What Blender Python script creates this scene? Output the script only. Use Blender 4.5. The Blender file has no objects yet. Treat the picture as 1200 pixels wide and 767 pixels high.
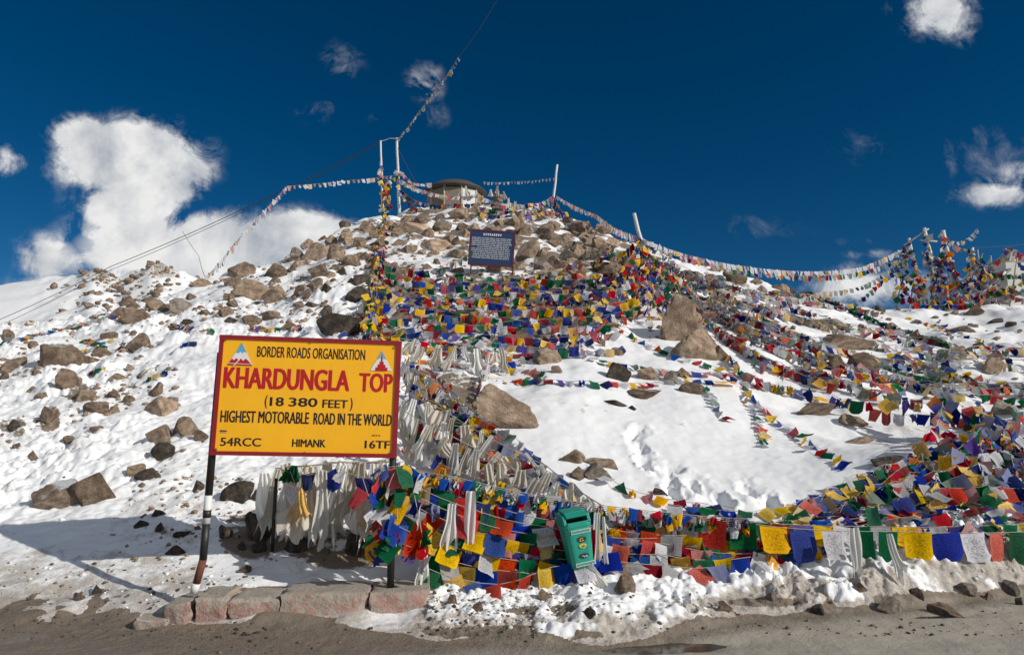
import bpy, bmesh, math, random
import numpy as np
from mathutils import Vector, Matrix, Quaternion
random.seed(7); RNG = np.random.default_rng(7)
scene = bpy.context.scene
COL = scene.collection

# ---------------------------------------------------------------- camera, sky, sun, exposure
PITCH = math.radians(8.5); EYE = 1.6; FPX = 800.0
cam_d = bpy.data.cameras.new('camera'); cam_d.lens = 24.0; cam_d.sensor_width = 36.0
cam_d.clip_start = 0.1; cam_d.clip_end = 12000
cam = bpy.data.objects.new('camera', cam_d); COL.objects.link(cam)
cam.location = (0, 0, EYE); cam.rotation_euler = (math.pi/2 + PITCH, 0, 0)
scene.camera = cam
CP, SP = math.cos(PITCH), math.sin(PITCH)

SUN_EL = math.radians(28.0); SUN_AZ = math.atan2(0.885, -0.465)       # azimuth measured from +Y towards +X
TO_SUN = Vector((math.sin(SUN_AZ)*math.cos(SUN_EL), math.cos(SUN_AZ)*math.cos(SUN_EL), math.sin(SUN_EL)))
sun_d = bpy.data.lights.new('sun', 'SUN'); sun_d.energy = 3.9; sun_d.angle = math.radians(0.5)
sun_d.color = (1.0, 0.95, 0.87)
sun = bpy.data.objects.new('sun', sun_d); COL.objects.link(sun)
sun.rotation_euler = TO_SUN.to_track_quat('Z', 'Y').to_euler(); sun.location = (20, -20, 30)

scene.view_settings.view_transform = 'Standard'; scene.view_settings.look = 'None'
scene.view_settings.exposure = 0.0; scene.view_settings.gamma = 1.0
scene.view_settings.use_curve_mapping = False
scene.cycles.max_bounces = 6; scene.cycles.diffuse_bounces = 3; scene.cycles.transparent_max_bounces = 8

def ray(px, py):
    a = (px-600)/FPX; v = (383.5-py)/FPX
    return a, CP - SP*v, SP + CP*v
def pt(px, py, Y):
    dx, dy, dz = ray(px, py); t = Y/dy
    return Vector((dx*t, Y, EYE + dz*t))
def to_px(p):
    d = p[1]*CP + (p[2]-EYE)*SP; v = -p[1]*SP + (p[2]-EYE)*CP
    return 600 + FPX*p[0]/d, 383.5 - FPX*v/d, d

# ---- world: physical sky, clouds as noise on the sky's direction
world = bpy.data.worlds.new('World'); scene.world = world; world.use_nodes = True
nt = world.node_tree; nt.nodes.clear()
def N(tree, typ, **kw):
    n = tree.nodes.new(typ)
    for k, v in kw.items(): setattr(n, k, v)
    return n
def L(tree, a, b): tree.links.new(a, b)
def M2(tree, op, a, b=None, c=None, clamp=False):
    n = N(tree, 'ShaderNodeMath', operation=op, use_clamp=clamp)
    for i, s in enumerate((a, b, c)):
        if s is None: continue
        if isinstance(s, (int, float)): n.inputs[i].default_value = s
        else: L(tree, s, n.inputs[i])
    return n.outputs[0]
sky = N(nt, 'ShaderNodeTexSky', sky_type='NISHITA', sun_disc=False)
sky.sun_elevation = SUN_EL; sky.sun_rotation = SUN_AZ
sky.altitude = 5400; sky.air_density = 1.0; sky.dust_density = 0.0; sky.ozone_density = 1.5
bg_sky = N(nt, 'ShaderNodeBackground'); bg_sky.inputs[1].default_value = 0.07
sat = N(nt, 'ShaderNodeHueSaturation'); sat.inputs['Hue'].default_value = .495; sat.inputs['Saturation'].default_value = 1.40; sat.inputs['Value'].default_value = .80     # the polarised deep blue of the photograph
L(nt, sky.outputs[0], sat.inputs['Color']); L(nt, sat.outputs[0], bg_sky.inputs[0])
tc = N(nt, 'ShaderNodeTexCoord'); sep = N(nt, 'ShaderNodeSeparateXYZ'); L(nt, tc.outputs['Generated'], sep.inputs[0])
dyc = M2(nt, 'MAXIMUM', sep.outputs[1], 0.05)
ca = M2(nt, 'DIVIDE', sep.outputs[0], dyc); cb = M2(nt, 'DIVIDE', sep.outputs[2], dyc)
comb = N(nt, 'ShaderNodeCombineXYZ'); L(nt, ca, comb.inputs[0]); L(nt, cb, comb.inputs[1])
def fbm_node(scale, detail, rough, off=(0, 0, 0), src=None, dist=0.0):
    mp = N(nt, 'ShaderNodeVectorMath', operation='ADD'); L(nt, src or comb.outputs[0], mp.inputs[0]); mp.inputs[1].default_value = off
    n = N(nt, 'ShaderNodeTexNoise'); n.inputs['Scale'].default_value = scale
    n.inputs['Detail'].default_value = detail; n.inputs['Roughness'].default_value = rough; n.inputs['Distortion'].default_value = dist
    L(nt, mp.outputs[0], n.inputs['Vector']); return n.outputs['Fac']
# (px, py, half width, half height, weight): cumulus to the left, wisps elsewhere
CLOUDS = [(95,158,48,30,.9),(150,185,100,55,1.1),(200,210,58,44,1.05),(160,240,85,48,.95),(238,290,180,54,1.1),(345,278,90,40,1.1),(60,305,62,38,.8),
          (240,345,190,55,1.05),(60,338,70,30,.8),(12,188,30,26,.75),(400,78,30,34,.50),(372,130,34,20,.44),(424,140,26,18,.42),(496,98,26,32,.55),(508,138,20,22,.42),
          (1100,14,52,46,.85),(1060,0,50,26,.5),(1060,185,170,46,.36),(1165,228,66,22,.78),(1200,200,40,14,.6),(1150,170,110,30,.34),(1010,335,110,30,.74),(1022,298,36,9,.55),
          (870,268,90,22,.30),(1005,283,26,7,.42)]
field = None
for (px, py, hw, hh, wt) in CLOUDS:
    dx, dy, dz = ray(px, py)
    A, B = dx/dy, dz/dy
    ra = 1.25*hw/FPX/dy; rb = 1.25*hh/FPX/dy
    e = M2(nt, 'MULTIPLY', M2(nt, 'SUBTRACT', ca, A), 1/ra); g = M2(nt, 'MULTIPLY', M2(nt, 'SUBTRACT', cb, B), 1/rb)
    r2 = M2(nt, 'ADD', M2(nt, 'MULTIPLY', e, e), M2(nt, 'MULTIPLY', g, g))
    f = M2(nt, 'MULTIPLY', M2(nt, 'SUBTRACT', 1.0, r2, clamp=True), wt)
    field = f if field is None else M2(nt, 'MAXIMUM', field, f)
big = fbm_node(8, 12, .66, (1.3, .4, 0), None, .35); wisp = fbm_node(16, 10, .7, (2, 5, 0), None, .9); fluff = fbm_node(8, 8, .6, (1.3, .4, 0), None, .35); fluffo = fbm_node(8, 8, .6, (1.33, .445, 0), None, .35); soft = fbm_node(4, 3, .5, (3, 1, 0))
dens = M2(nt, 'ADD', M2(nt, 'MULTIPLY', field, 1.25), M2(nt, 'MULTIPLY', M2(nt, 'SUBTRACT', big, .5), 3.6))
mask = M2(nt, 'MULTIPLY', M2(nt, 'SUBTRACT', dens, .34), M2(nt, 'ADD', .9, M2(nt, 'MULTIPLY', field, 2.0)), clamp=True)
inf = M2(nt, 'MULTIPLY', field, 9.0, clamp=True)
mask = M2(nt, 'MULTIPLY', M2(nt, 'MULTIPLY', mask, inf), M2(nt, 'MULTIPLY', sep.outputs[1], 8.0, clamp=True))
thin = M2(nt, 'MULTIPLY', M2(nt, 'POWER', field, 1.6), 1.9, clamp=True)
mask = M2(nt, 'MULTIPLY', mask, thin)
torn = M2(nt, 'ADD', M2(nt, 'MULTIPLY', M2(nt, 'SUBTRACT', wisp, .42), 4.0, clamp=True), M2(nt, 'MULTIPLY', M2(nt, 'SUBTRACT', field, .55), 4.0, clamp=True), clamp=True)
mask = M2(nt, 'MULTIPLY', mask, torn)
# unseen cumulus added round the sky outside the frame, cover set to brighten shadows
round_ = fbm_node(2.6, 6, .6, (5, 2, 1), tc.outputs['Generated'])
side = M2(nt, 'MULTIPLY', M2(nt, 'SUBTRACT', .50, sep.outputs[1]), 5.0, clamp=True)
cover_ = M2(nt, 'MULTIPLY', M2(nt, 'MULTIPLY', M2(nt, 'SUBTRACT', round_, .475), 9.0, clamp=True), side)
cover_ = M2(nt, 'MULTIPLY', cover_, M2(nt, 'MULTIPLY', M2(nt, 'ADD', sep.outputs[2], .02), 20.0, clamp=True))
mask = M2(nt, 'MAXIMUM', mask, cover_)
lit = M2(nt, 'ADD', M2(nt, 'MULTIPLY', M2(nt, 'SUBTRACT', fluff, fluffo), 2.6), .60)
lit = M2(nt, 'ADD', lit, M2(nt, 'MULTIPLY', M2(nt, 'SUBTRACT', soft, .5), 1.0), clamp=True)
ccol = N(nt, 'ShaderNodeMix', data_type='RGBA'); L(nt, lit, ccol.inputs[0])
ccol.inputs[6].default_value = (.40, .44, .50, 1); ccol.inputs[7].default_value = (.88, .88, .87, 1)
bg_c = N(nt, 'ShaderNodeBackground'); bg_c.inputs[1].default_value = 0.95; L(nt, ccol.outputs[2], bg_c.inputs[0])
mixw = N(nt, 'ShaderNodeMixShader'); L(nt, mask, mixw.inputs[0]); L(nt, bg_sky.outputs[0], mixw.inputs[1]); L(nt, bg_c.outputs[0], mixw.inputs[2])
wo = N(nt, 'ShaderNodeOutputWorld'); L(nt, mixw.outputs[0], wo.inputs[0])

# ---------------------------------------------------------------- noise and terrain
def _hash(ix, iy, s):
    h = (ix.astype(np.int64)*374761393 + iy.astype(np.int64)*668265263 + s*1442695041) & 0xffffffff
    h = ((h ^ (h >> 13))*1274126177) & 0xffffffff
    return ((h ^ (h >> 16)) & 0xffff)/32767.5 - 1.0
def vn(x, y, s=0):
    x = np.asarray(x, float); y = np.asarray(y, float)
    ix = np.floor(x); iy = np.floor(y); fx = x-ix; fy = y-iy
    fx = fx*fx*fx*(fx*(fx*6-15)+10); fy = fy*fy*fy*(fy*(fy*6-15)+10)
    a = _hash(ix, iy, s); b = _hash(ix+1, iy, s); c = _hash(ix, iy+1, s); d = _hash(ix+1, iy+1, s)
    return (a*(1-fx)+b*fx)*(1-fy) + (c*(1-fx)+d*fx)*fy
def fbm(x, y, o=4, s=0, g=.5):
    r = 0; amp = 1; tot = 0
    for i in range(o):
        r = r + amp*vn(x*2**i + 17.3*i, y*2**i - 9.1*i, s+i); tot += amp; amp *= g
    return r/tot
def sstep(a, b, x):
    t = np.clip((x-a)/(b-a), 0, 1); return t*t*(3-2*t)

CREST = [(-500,440,14),(-300,425,15),(-100,400,16.5),(0,387,18),(100,372,19),(200,346,21),(240,332,22),(320,305,26),(400,269,30),(440,254,33),
         (500,243,36),(570,239,36.5),(640,242,35),(690,262,32),(740,289,28),(800,307,26),(870,326,25),(930,344,24.5),(1000,356,25),(1060,359,26),
         (1130,354,27),(1200,354,27),(1400,362,27),(1700,375,27)]
FOOT = [(-500,6.3,.05),(0,6.4,.1),(120,6.45,.14),(230,6.6,.2),(400,6.9,.28),(600,7.2,.25),(800,7.35,.3),(1000,7.5,.35),(1200,7.7,.4),(1700,8.2,.4)]
EDGE = [(-500,5.75),(100,5.8),(200,5.65),(500,5.5),(700,5.4),(760,5.5),(880,6.1),(1000,6.35),(1200,6.85),(1700,7.6)]     # where mud meets the snow bank
UU = np.linspace(-2.2, 2.2, 881)
def smooth(a, n):
    k = np.hanning(n); k /= k.sum(); p = np.pad(a, n//2, mode='edge'); return np.convolve(p, k, 'valid')[:len(a)]
_c = [(pt(a, b, Y).x/Y, Y, pt(a, b, Y).z) for a, b, Y in CREST]
_u = [c[0] for c in _c]
C_Y = smooth(np.interp(UU, _u, [c[1] for c in _c]), 15); C_Z = smooth(np.interp(UU, _u, [c[2] for c in _c]), 7)
_f = [(pt(a, 660, Y).x/Y, Y, z) for a, Y, z in FOOT]
F_Y = smooth(np.interp(UU, [c[0] for c in _f], [c[1] for c in _f]), 25); F_Z = smooth(np.interp(UU, [c[0] for c in _f], [c[2] for c in _f]), 25)
_e = [(pt(a, 720, Y).x/Y, Y) for a, Y in EDGE]
E_Y = smooth(np.interp(UU, [c[0] for c in _e], [c[1] for c in _e]), 9)
# plinth frame (posts of the yellow sign stand on it)
PL = pt(224, 694, 6.05); PR = pt(457, 687, 6.24)
PDIR = Vector((PR.x-PL.x, PR.y-PL.y, 0)).normalized(); PNRM = Vector((-PDIR.y, PDIR.x, 0))
PTOP = 0.24

def height(x, y, detail=True):
    u = np.clip(x/np.maximum(y, .5), -2.19, 2.19)
    cy = np.interp(u, UU, C_Y); cz = np.interp(u, UU, C_Z); fy = np.interp(u, UU, F_Y); fz = np.interp(u, UU, F_Z); ey = np.interp(u, UU, E_Y)
    s = (y-fy)/(cy-fy)
    up = fz + (cz-fz)*s*(1 + .10*np.sin(np.pi*np.clip(s, 0, 1))*np.where(u < -.2, .0, 0.0))
    dn = cz - .42*(y-cy) + .05
    k = .9; h = np.clip(.5+.5*(dn-up)/k, 0, 1); hill = dn*(1-h)+up*h - k*h*(1-h)*.6
    low = fz*sstep(ey-.05, fy, y)
    z = np.where(y > fy, hill, low)
    on = sstep(0, 5, y-fy)
    # meso relief
    z = z + on*(.30*fbm(x*.45, y*.45, 3, 3) + .13*fbm(x*1.3, y*1.3, 3, 9))*(1-.65*np.exp(-((u-.22)/.22)**2)*np.exp(-((y-11)/4.5)**2))
    # right-hand mound that carries the heap of flags
    mx, my = MOUND
    z = z + .50*np.exp(-((x-mx)/1.6)**2 - ((y-my)/1.1)**2)
    far = sstep(14, 30, y)
    z = z + far*on*(.35*fbm(x*.7, y*.7, 3, 21))*sstep(cy+1, cy-3, y)
    # snow bank by the road
    bank = sstep(ey-.02, ey+.35, y)*sstep(fy+.5, fy-.1, y)
    right = sstep(-.16, -.10, u)
    lump = np.abs(fbm(x*3.2, y*3.2, 4, 31, .6))
    lump2 = 1-np.abs(fbm(x*8.5, y*8.5, 3, 35, .6))*2.2
    hs = .55+.55*sstep(.1, .6, u)
    z = z + bank*right*hs*(.01 + .13*sstep(-.2, .6, fbm(x*1.3, y*1.3, 3, 40)) + .16*lump + .045*lump2*sstep(-.3, .3, vn(x*2, y*2, 36))*(1+.7*sstep(.1, .5, u)))
    z = z + bank*(1-right)*(.05*fbm(x*2, y*2, 4, 44))
    for (qx, qy, qa, qb, qd) in HOLLOWS: z = z - qd*np.exp(-((x-qx)/qa)**2-((y-qy-.10*(x-qx))/qb)**2)
    if detail:
        left = sstep(-.08, -.22, u)
        crust = np.abs(fbm((x+.5*y)*1.7, (y-.3*x)*3.6, 4, 51, .6))
        crk = np.abs(fbm((x+.4*y)*4.5, (y-.3*x)*6.5, 3, 55, .6))
        z = z + sstep(0, 2.5, y-fy)*left*(.24*crust + .09*crk - .05)*sstep(26, 18, y)*np.clip(.75+.6*vn(x*.8, y*.8, 5), .2, 1.3)
        z = z + sstep(0, .6, y-fy)*(.010*fbm(x*4, y*4, 3, 61)+.004*vn(x*11, y*11, 66))*sstep(30, 12, y)
        z = z + sstep(fy-.2, ey, y)*(.012*fbm(x*3, y*3, 4, 71, .6))
        # trodden lines down the snow field
        for (pts_, wd, dp) in TRACKS:
            P = np.array(pts_)
            dmin = np.full(np.shape(x), 9.9); 
            for a, b in zip(P[:-1], P[1:]):
                ab = b-a; t = np.clip(((x-a[0])*ab[0]+(y-a[1])*ab[1])/(ab@ab), 0, 1)
                dmin = np.minimum(dmin, np.hypot(x-a[0]-t*ab[0], y-a[1]-t*ab[1]))
            z = z - dp*.30*np.exp(-(dmin/wd)**2)+ dp*.25*np.exp(-((dmin-1.9*wd)/wd)**2)*(.5+fbm(x*6, y*6, 3, 85))
        for (fx_, fy_, ca_, sa_, dp) in PRINTS:
            ax = (x-fx_)*ca_+(y-fy_)*sa_; ay = -(x-fx_)*sa_+(y-fy_)*ca_; rr_ = (ax/.15)**2+(ay/.075)**2
            near_ = rr_ < 12
            if near_.any():
                xn, yn, rn = x[near_], y[near_], rr_[near_]*(1+.7*fbm(x[near_]*7, y[near_]*7, 3, 87))
                z[near_] += -dp*np.exp(-np.clip(rn, 0, 9)**2)*(1+.4*vn(xn*16, yn*16, 88)) + dp*.35*np.exp(-((np.sqrt(np.clip(rn, 0, 99))-1.5)/.4)**2)*np.clip(fbm(xn*11, yn*11, 2, 89)+.1, 0, 1)*1.6
    return z
HOLLOWS = [(1.15, 5.46, .75, .16, .06), (3.75, 6.30, .35, .08, .05)]; MOUND = (5.6, 9.0); TRACKS = []; PRINTS = []
def hit0(px, py, fn):
    dx, dy, dz = ray(px, py); Y = np.exp(np.linspace(math.log(4.6), math.log(44), 700)); t = Y/dy
    d = EYE + dz*t - fn(dx*t, Y); i = np.argmax(d < 0)
    if d[i] >= 0: return None
    if i == 0: Yh = Y[0]
    else: w = d[i-1]/(d[i-1]-d[i]); Yh = Y[i-1]+(Y[i]-Y[i-1])*w
    return (dx/dy*Yh, Yh)
_hb = lambda x, y: height(x, y, False)
for pts_, wd, dp in [([(752,503),(742,518),(752,532),(768,552),(790,572),(800,580)], .08, .11), ([(812,562),(830,578),(850,596)], .10, .12),
                     ([(875,568),(893,582),(900,598)], .09, .12), ([(775,545),(795,548)], .07, .06)]:
    TRACKS.append(([hit0(a, b, _hb) for a, b in pts_], wd, dp))
for P_, wd, dp in TRACKS:
    side_ = 1
    for a, b in zip(P_[:-1], P_[1:]):
        l_ = math.hypot(b[0]-a[0], b[1]-a[1]); n_ = max(1, int(l_/.30))
        for k in range(n_):
            s_ = (k+.5)/n_; an = math.atan2(b[1]-a[1], b[0]-a[0])+random.uniform(-.3, .3); side_ = -side_
            PRINTS.append((a[0]+(b[0]-a[0])*s_-math.sin(an)*.09*side_, a[1]+(b[1]-a[1])*s_+math.cos(an)*.09*side_, math.cos(an), math.sin(an), random.uniform(.07, .12)))

uc = np.concatenate([np.linspace(-2.0, -.88, 50)[:-1], np.linspace(-.88, .88, 860), np.linspace(.88, 2.0, 50)[1:]])
yr = np.concatenate([np.linspace(1.2, 5.0, 50)[:-1], np.exp(np.linspace(math.log(5.0), math.log(12), 400))[:-1], np.exp(np.linspace(math.log(12), math.log(44), 270)), np.linspace(45, 75, 12)])
GU, GY = np.meshgrid(uc, yr); GX = GU*GY
GZ = height(GX, GY)
ly = np.log(yr)
def TZ(x, y):
    """ground height at (x, y), read back from the built sheet"""
    x = np.asarray(x, float); y = np.maximum(np.asarray(y, float), 1.25)
    fu = np.interp(x/y, uc, np.arange(len(uc))); fr = np.interp(y, yr, np.arange(len(yr)))
    i = np.clip(fu.astype(int), 0, len(uc)-2); j = np.clip(fr.astype(int), 0, len(yr)-2); a = fu-i; b = fr-j
    return (GZ[j, i]*(1-a)+GZ[j, i+1]*a)*(1-b) + (GZ[j+1, i]*(1-a)+GZ[j+1, i+1]*a)*b
def hit(px, py, back=3):
    h = hit0(px, py, TZ); k = 0
    while h is None and k < 60: k += 1; h = hit0(px, py+k*2, TZ)
    if h is None: h = (0, 20)
    return Vector((h[0], h[1], float(TZ(h[0], h[1]))))
def slope_normal(p, e=.15):
    zx = (TZ(p[0]+e, p[1])-TZ(p[0]-e, p[1]))/(2*e); zy = (TZ(p[0], p[1]+e)-TZ(p[0], p[1]-e))/(2*e)
    return Vector((-float(zx), -float(zy), 1)).normalized()

# ---------------------------------------------------------------- object helpers
def tag(o, label=None, cat=None, group=None, kind=None):
    if label: o['label'] = label
    if cat: o['category'] = cat
    if group: o['group'] = group
    if kind: o['kind'] = kind
    return o
def link(name, me, parent=None):
    o = bpy.data.objects.new(name, me); COL.objects.link(o)
    if parent: o.parent = parent
    return o
def empty(name, loc, label, cat, group=None):
    o = bpy.data.objects.new(name, None); COL.objects.link(o); o.location = loc; o.empty_display_size = .1
    return tag(o, label, cat, group)
class MB:
    def __init__(s): s.v = []; s.f = []; s.mi = []
    def add(s, v, f, mi=0):
        n = len(s.v); s.v += [tuple(p) for p in v]; s.f += [tuple(i+n for i in q) for q in f]; s.mi += [mi]*len(f); return s
    def box(s, c, d, rot=None, mi=0, taper=1.0):
        v = []
        for z in (-1, 1):
            k = taper if z > 0 else 1
            for x, y in ((-1, -1), (1, -1), (1, 1), (-1, 1)):
                p = Vector((x*d[0]/2*k, y*d[1]/2*k, z*d[2]/2))
                if rot is not None: p = rot @ p
                v.append(p+Vector(c))
        return s.add(v, [(3,2,1,0),(4,5,6,7),(0,1,5,4),(1,2,6,5),(2,3,7,6),(3,0,4,7)], mi)
    def tube(s, pts, r, n=6, mi=0, cap=True):
        pts = [Vector(p) for p in pts]; rs = r if isinstance(r, (list, tuple)) else [r]*len(pts); v = []
        for i, p in enumerate(pts):
            t = (pts[min(i+1, len(pts)-1)]-pts[max(i-1, 0)])
            t = t.normalized() if t.length > 1e-9 else Vector((0, 0, 1))
            a = t.cross(Vector((0, 0, 1)) if abs(t.z) < .95 else Vector((0, 1, 0))).normalized(); b = t.cross(a)
            v += [p + rs[i]*(a*math.cos(2*math.pi*k/n)+b*math.sin(2*math.pi*k/n)) for k in range(n)]
        f = [(i*n+k, i*n+(k+1) % n, (i+1)*n+(k+1) % n, (i+1)*n+k) for i in range(len(pts)-1) for k in range(n)]
        if cap: f += [tuple(range(n))[::-1], tuple((len(pts)-1)*n+k for k in range(n))]
        return s.add(v, f, mi)
    def prism(s, poly, y0, y1, mi=0):
        n = len(poly); v = [(x, y0, z) for x, z in poly]+[(x, y1, z) for x, z in poly]
        return s.add(v, [tuple(range(n)), tuple(range(2*n-1, n-1, -1))]+[(i, i+n, (i+1) % n+n, (i+1) % n) for i in range(n)], mi)
    def mesh(s, name, mats, smooth_=False):
        me = bpy.data.meshes.new(name); me.from_pydata(s.v, [], s.f)
        for m in (mats if isinstance(mats, (list, tuple)) else [mats]): me.materials.append(m)
        if any(s.mi): me.polygons.foreach_set('material_index', s.mi)
        bm = bmesh.new(); bm.from_mesh(me); bmesh.ops.recalc_face_normals(bm, faces=bm.faces); bm.to_mesh(me); bm.free()
        if smooth_: me.polygons.foreach_set('use_smooth', [True]*len(me.polygons))
        me.update(); return me
    def build(s, name, mats, parent=None, smooth_=False, loc=None, bevel=0):
        o = link(name, s.mesh(name, mats, smooth_), parent)
        if loc is not None: o.location = loc
        if bevel:
            m = o.modifiers.new('bevel', 'BEVEL'); m.width = bevel; m.segments = 2; m.limit_method = 'ANGLE'
        return o

# ---------------------------------------------------------------- materials
def new_mat(name):
    m = bpy.data.materials.new(name); m.use_nodes = True; t = m.node_tree
    b = t.nodes['Principled BSDF']; return m, t, b
def noise(t, scale, detail=4, rough=.55, coord='Object', off=None, stretch=None):
    c = N(t, 'ShaderNodeTexCoord'); mp = N(t, 'ShaderNodeMapping'); L(t, c.outputs[coord], mp.inputs[0])
    if off is not None: L(t, off, mp.inputs['Location'])
    if stretch: mp.inputs['Scale'].default_value = stretch
    n = N(t, 'ShaderNodeTexNoise'); n.inputs['Scale'].default_value = scale; n.inputs['Detail'].default_value = detail; n.inputs['Roughness'].default_value = rough
    L(t, mp.outputs[0], n.inputs['Vector']); return n.outputs['Fac']
def ramp(t, fac, stops):
    r = N(t, 'ShaderNodeValToRGB'); L(t, fac, r.inputs[0]); e = r.color_ramp.elements
    while len(e) < len(stops): e.new(.5)
    for k, (p, c) in enumerate(stops): e[k].position = p; e[k].color = (*c, 1) if len(c) == 3 else c
    return r.outputs[0]
def mixc(t, fac, a, b, mode='MIX'):
    n = N(t, 'ShaderNodeMix', data_type='RGBA', blend_type=mode)
    for i, s in ((0, fac), (6, a), (7, b)):
        if isinstance(s, (int, float)): n.inputs[i].default_value = s
        elif isinstance(s, tuple): n.inputs[i].default_value = (*s, 1)
        else: L(t, s, n.inputs[i])
    return n.outputs[2]
def bump(t, b, h, strength=.5, dist=.02, prev=None):
    n = N(t, 'ShaderNodeBump'); n.inputs['Strength'].default_value = strength; n.inputs['Distance'].default_value = dist
    L(t, h, n.inputs['Height'])
    if prev is not None: L(t, prev, n.inputs['Normal'])
    L(t, n.outputs[0], b.inputs['Normal']); return n.outputs[0]
def simple(name, col, rough=.6, var=.12, scale=20, metal=0.0, bmp=.0):
    m, t, b = new_mat(name); n = noise(t, scale)
    L(t, mixc(t, n, tuple(c*(1-var*1.6) for c in col), tuple(min(1, c*(1+var)) for c in col)), b.inputs['Base Color'])
    b.inputs['Roughness'].default_value = rough; b.inputs['Metallic'].default_value = metal
    if bmp: bump(t, b, noise(t, scale*3), bmp, .01)
    return m

# ground: snow, dirty snow, mud and bare earth by a painted cover attribute
gm, t, b = new_mat('snow_and_mud')
at = N(t, 'ShaderNodeVertexColor', layer_name='cover'); sp = N(t, 'ShaderNodeSeparateColor'); L(t, at.outputs[0], sp.inputs[0])
fine = noise(t, 9, 6, .65); mid = noise(t, 2.2, 5, .6); grit = noise(t, 60, 3, .6); tiny = noise(t, 170, 2, .6)
def edge(fac, nz, gain, amt):
    return M2(t, 'MULTIPLY', M2(t, 'SUBTRACT', M2(t, 'ADD', fac, M2(t, 'MULTIPLY', M2(t, 'SUBTRACT', nz, .5), amt)), .5), gain, clamp=True)
snow = mixc(t, M2(t, 'ADD', M2(t, 'MULTIPLY', mid, .6), M2(t, 'MULTIPLY', grit, .4)), (.76, .77, .79), (.90, .90, .89))
dirtn = M2(t, 'ADD', M2(t, 'MULTIPLY', fine, .6), M2(t, 'MULTIPLY', grit, .4))
fd = M2(t, 'ADD', edge(sp.outputs[1], M2(t, 'ADD', M2(t, 'MULTIPLY', dirtn, .6), M2(t, 'MULTIPLY', mid, .4)), 4.0, 2.4), .0, clamp=True)
dcol = mixc(t, M2(t, 'MULTIPLY', M2(t, 'SUBTRACT', dirtn, .36), 3.4, clamp=True), (.13, .10, .075), (.56, .49, .41))
c1 = mixc(t, M2(t, 'MULTIPLY', fd, .85), snow, dcol)
ecol = mixc(t, fine, (.10, .08, .06), (.30, .235, .175))
fe = edge(sp.outputs[2], fine, 7, 1.2); c2 = mixc(t, fe, c1, ecol)
mudc = mixc(t, mid, (.29, .26, .21), (.43, .39, .325)); wetc = mixc(t, fine, (.085, .066, .05), (.24, .195, .15)); mudc = mixc(t, edge(sp.outputs[2], mid, 2.2, .9), mudc, wetc); mudc = mixc(t, M2(t, 'MULTIPLY', M2(t, 'SUBTRACT', tiny, .45), 1.6, clamp=True), mudc, (.38, .34, .28)); mudc = mixc(t, M2(t, 'MULTIPLY', M2(t, 'SUBTRACT', .42, grit), 3.0, clamp=True), mudc, (.10, .08, .06))
fm = edge(sp.outputs[0], fine, 4, .9); c3 = mixc(t, fm, c2, mudc)
L(t, c3, b.inputs['Base Color'])
wet = M2(t, 'SUBTRACT', .95, M2(t, 'MULTIPLY', M2(t, 'MULTIPLY', fm, M2(t, 'MULTIPLY', M2(t, 'SUBTRACT', .62, mid), 3.2, clamp=True)), .55))
rr = mixc(t, fm, M2(t, 'ADD', .55, M2(t, 'MULTIPLY', fd, .3)), wet); L(t, rr, b.inputs['Roughness'])
b.inputs['Specular IOR Level'].default_value = .3
hh = M2(t, 'ADD', M2(t, 'MULTIPLY', fine, 1.0), M2(t, 'MULTIPLY', grit, .35)); hh = M2(t, 'ADD', hh, M2(t, 'MULTIPLY', tiny, .12))
bs = N(t, 'ShaderNodeBump'); bs.inputs['Distance'].default_value = .035; L(t, hh, bs.inputs['Height'])
L(t, M2(t, 'ADD', .16, M2(t, 'MULTIPLY', M2(t, 'ADD', M2(t, 'ADD', fd, fe), M2(t, 'MULTIPLY', fm, -.2)), .4), clamp=True), bs.inputs['Strength']); L(t, bs.outputs[0], b.inputs['Normal'])
GROUND = gm

def rock_mat(name, a, c, d, snowcap=0.0):
    m, t, b = new_mat(name); oi = N(t, 'ShaderNodeObjectInfo')
    off = N(t, 'ShaderNodeCombineXYZ'); 
    for i in range(3): L(t, M2(t, 'MULTIPLY', oi.outputs['Random'], 37.0+i*11), off.inputs[i])
    n1 = noise(t, 2.6, 6, .65, off=off.outputs[0]); n2 = noise(t, 14, 5, .7, off=off.outputs[0]); n3 = noise(t, 60, 2, .6)
    col = ramp(t, n1, [(.38, a), (.5, c), (.62, d)])
    col = mixc(t, M2(t, 'MULTIPLY', M2(t, 'SUBTRACT', .48, n2), 3.0, clamp=True), col, tuple(v*.35 for v in a))
    col = mixc(t, M2(t, 'MULTIPLY', M2(t, 'SUBTRACT', n3, .5), 1.6, clamp=True), col, tuple(min(1, v*1.35) for v in d))
    hv = N(t, 'ShaderNodeHueSaturation'); L(t, col, hv.inputs['Color']); L(t, M2(t, 'ADD', .80, M2(t, 'MULTIPLY', oi.outputs['Random'], .65)), hv.inputs['Value'])
    col = hv.outputs[0]
    if snowcap:
        ge = N(t, 'ShaderNodeNewGeometry'); sn = N(t, 'ShaderNodeSeparateXYZ'); L(t, ge.outputs['Normal'], sn.inputs[0])
        f = M2(t, 'MULTIPLY', M2(t, 'SUBTRACT', M2(t, 'ADD', sn.outputs[2], M2(t, 'MULTIPLY', n1, .5)), 1.32-snowcap), 9, clamp=True)
        col = mixc(t, f, col, (.85, .86, .87))
    L(t, col, b.inputs['Base Color']); b.inputs['Roughness'].default_value = .9; b.inputs['Specular IOR Level'].default_value = .2
    h = M2(t, 'ADD', n2, M2(t, 'MULTIPLY', n3, .4)); bump(t, b, h, .8, .09); return m
R_TAN = rock_mat('tan_granite', (.20, .14, .096), (.37, .265, .185), (.52, .40, .295), .14)
R_BRN = rock_mat('brown_granite', (.125, .086, .060), (.25, .178, .125), (.385, .29, .215), .14)
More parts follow.
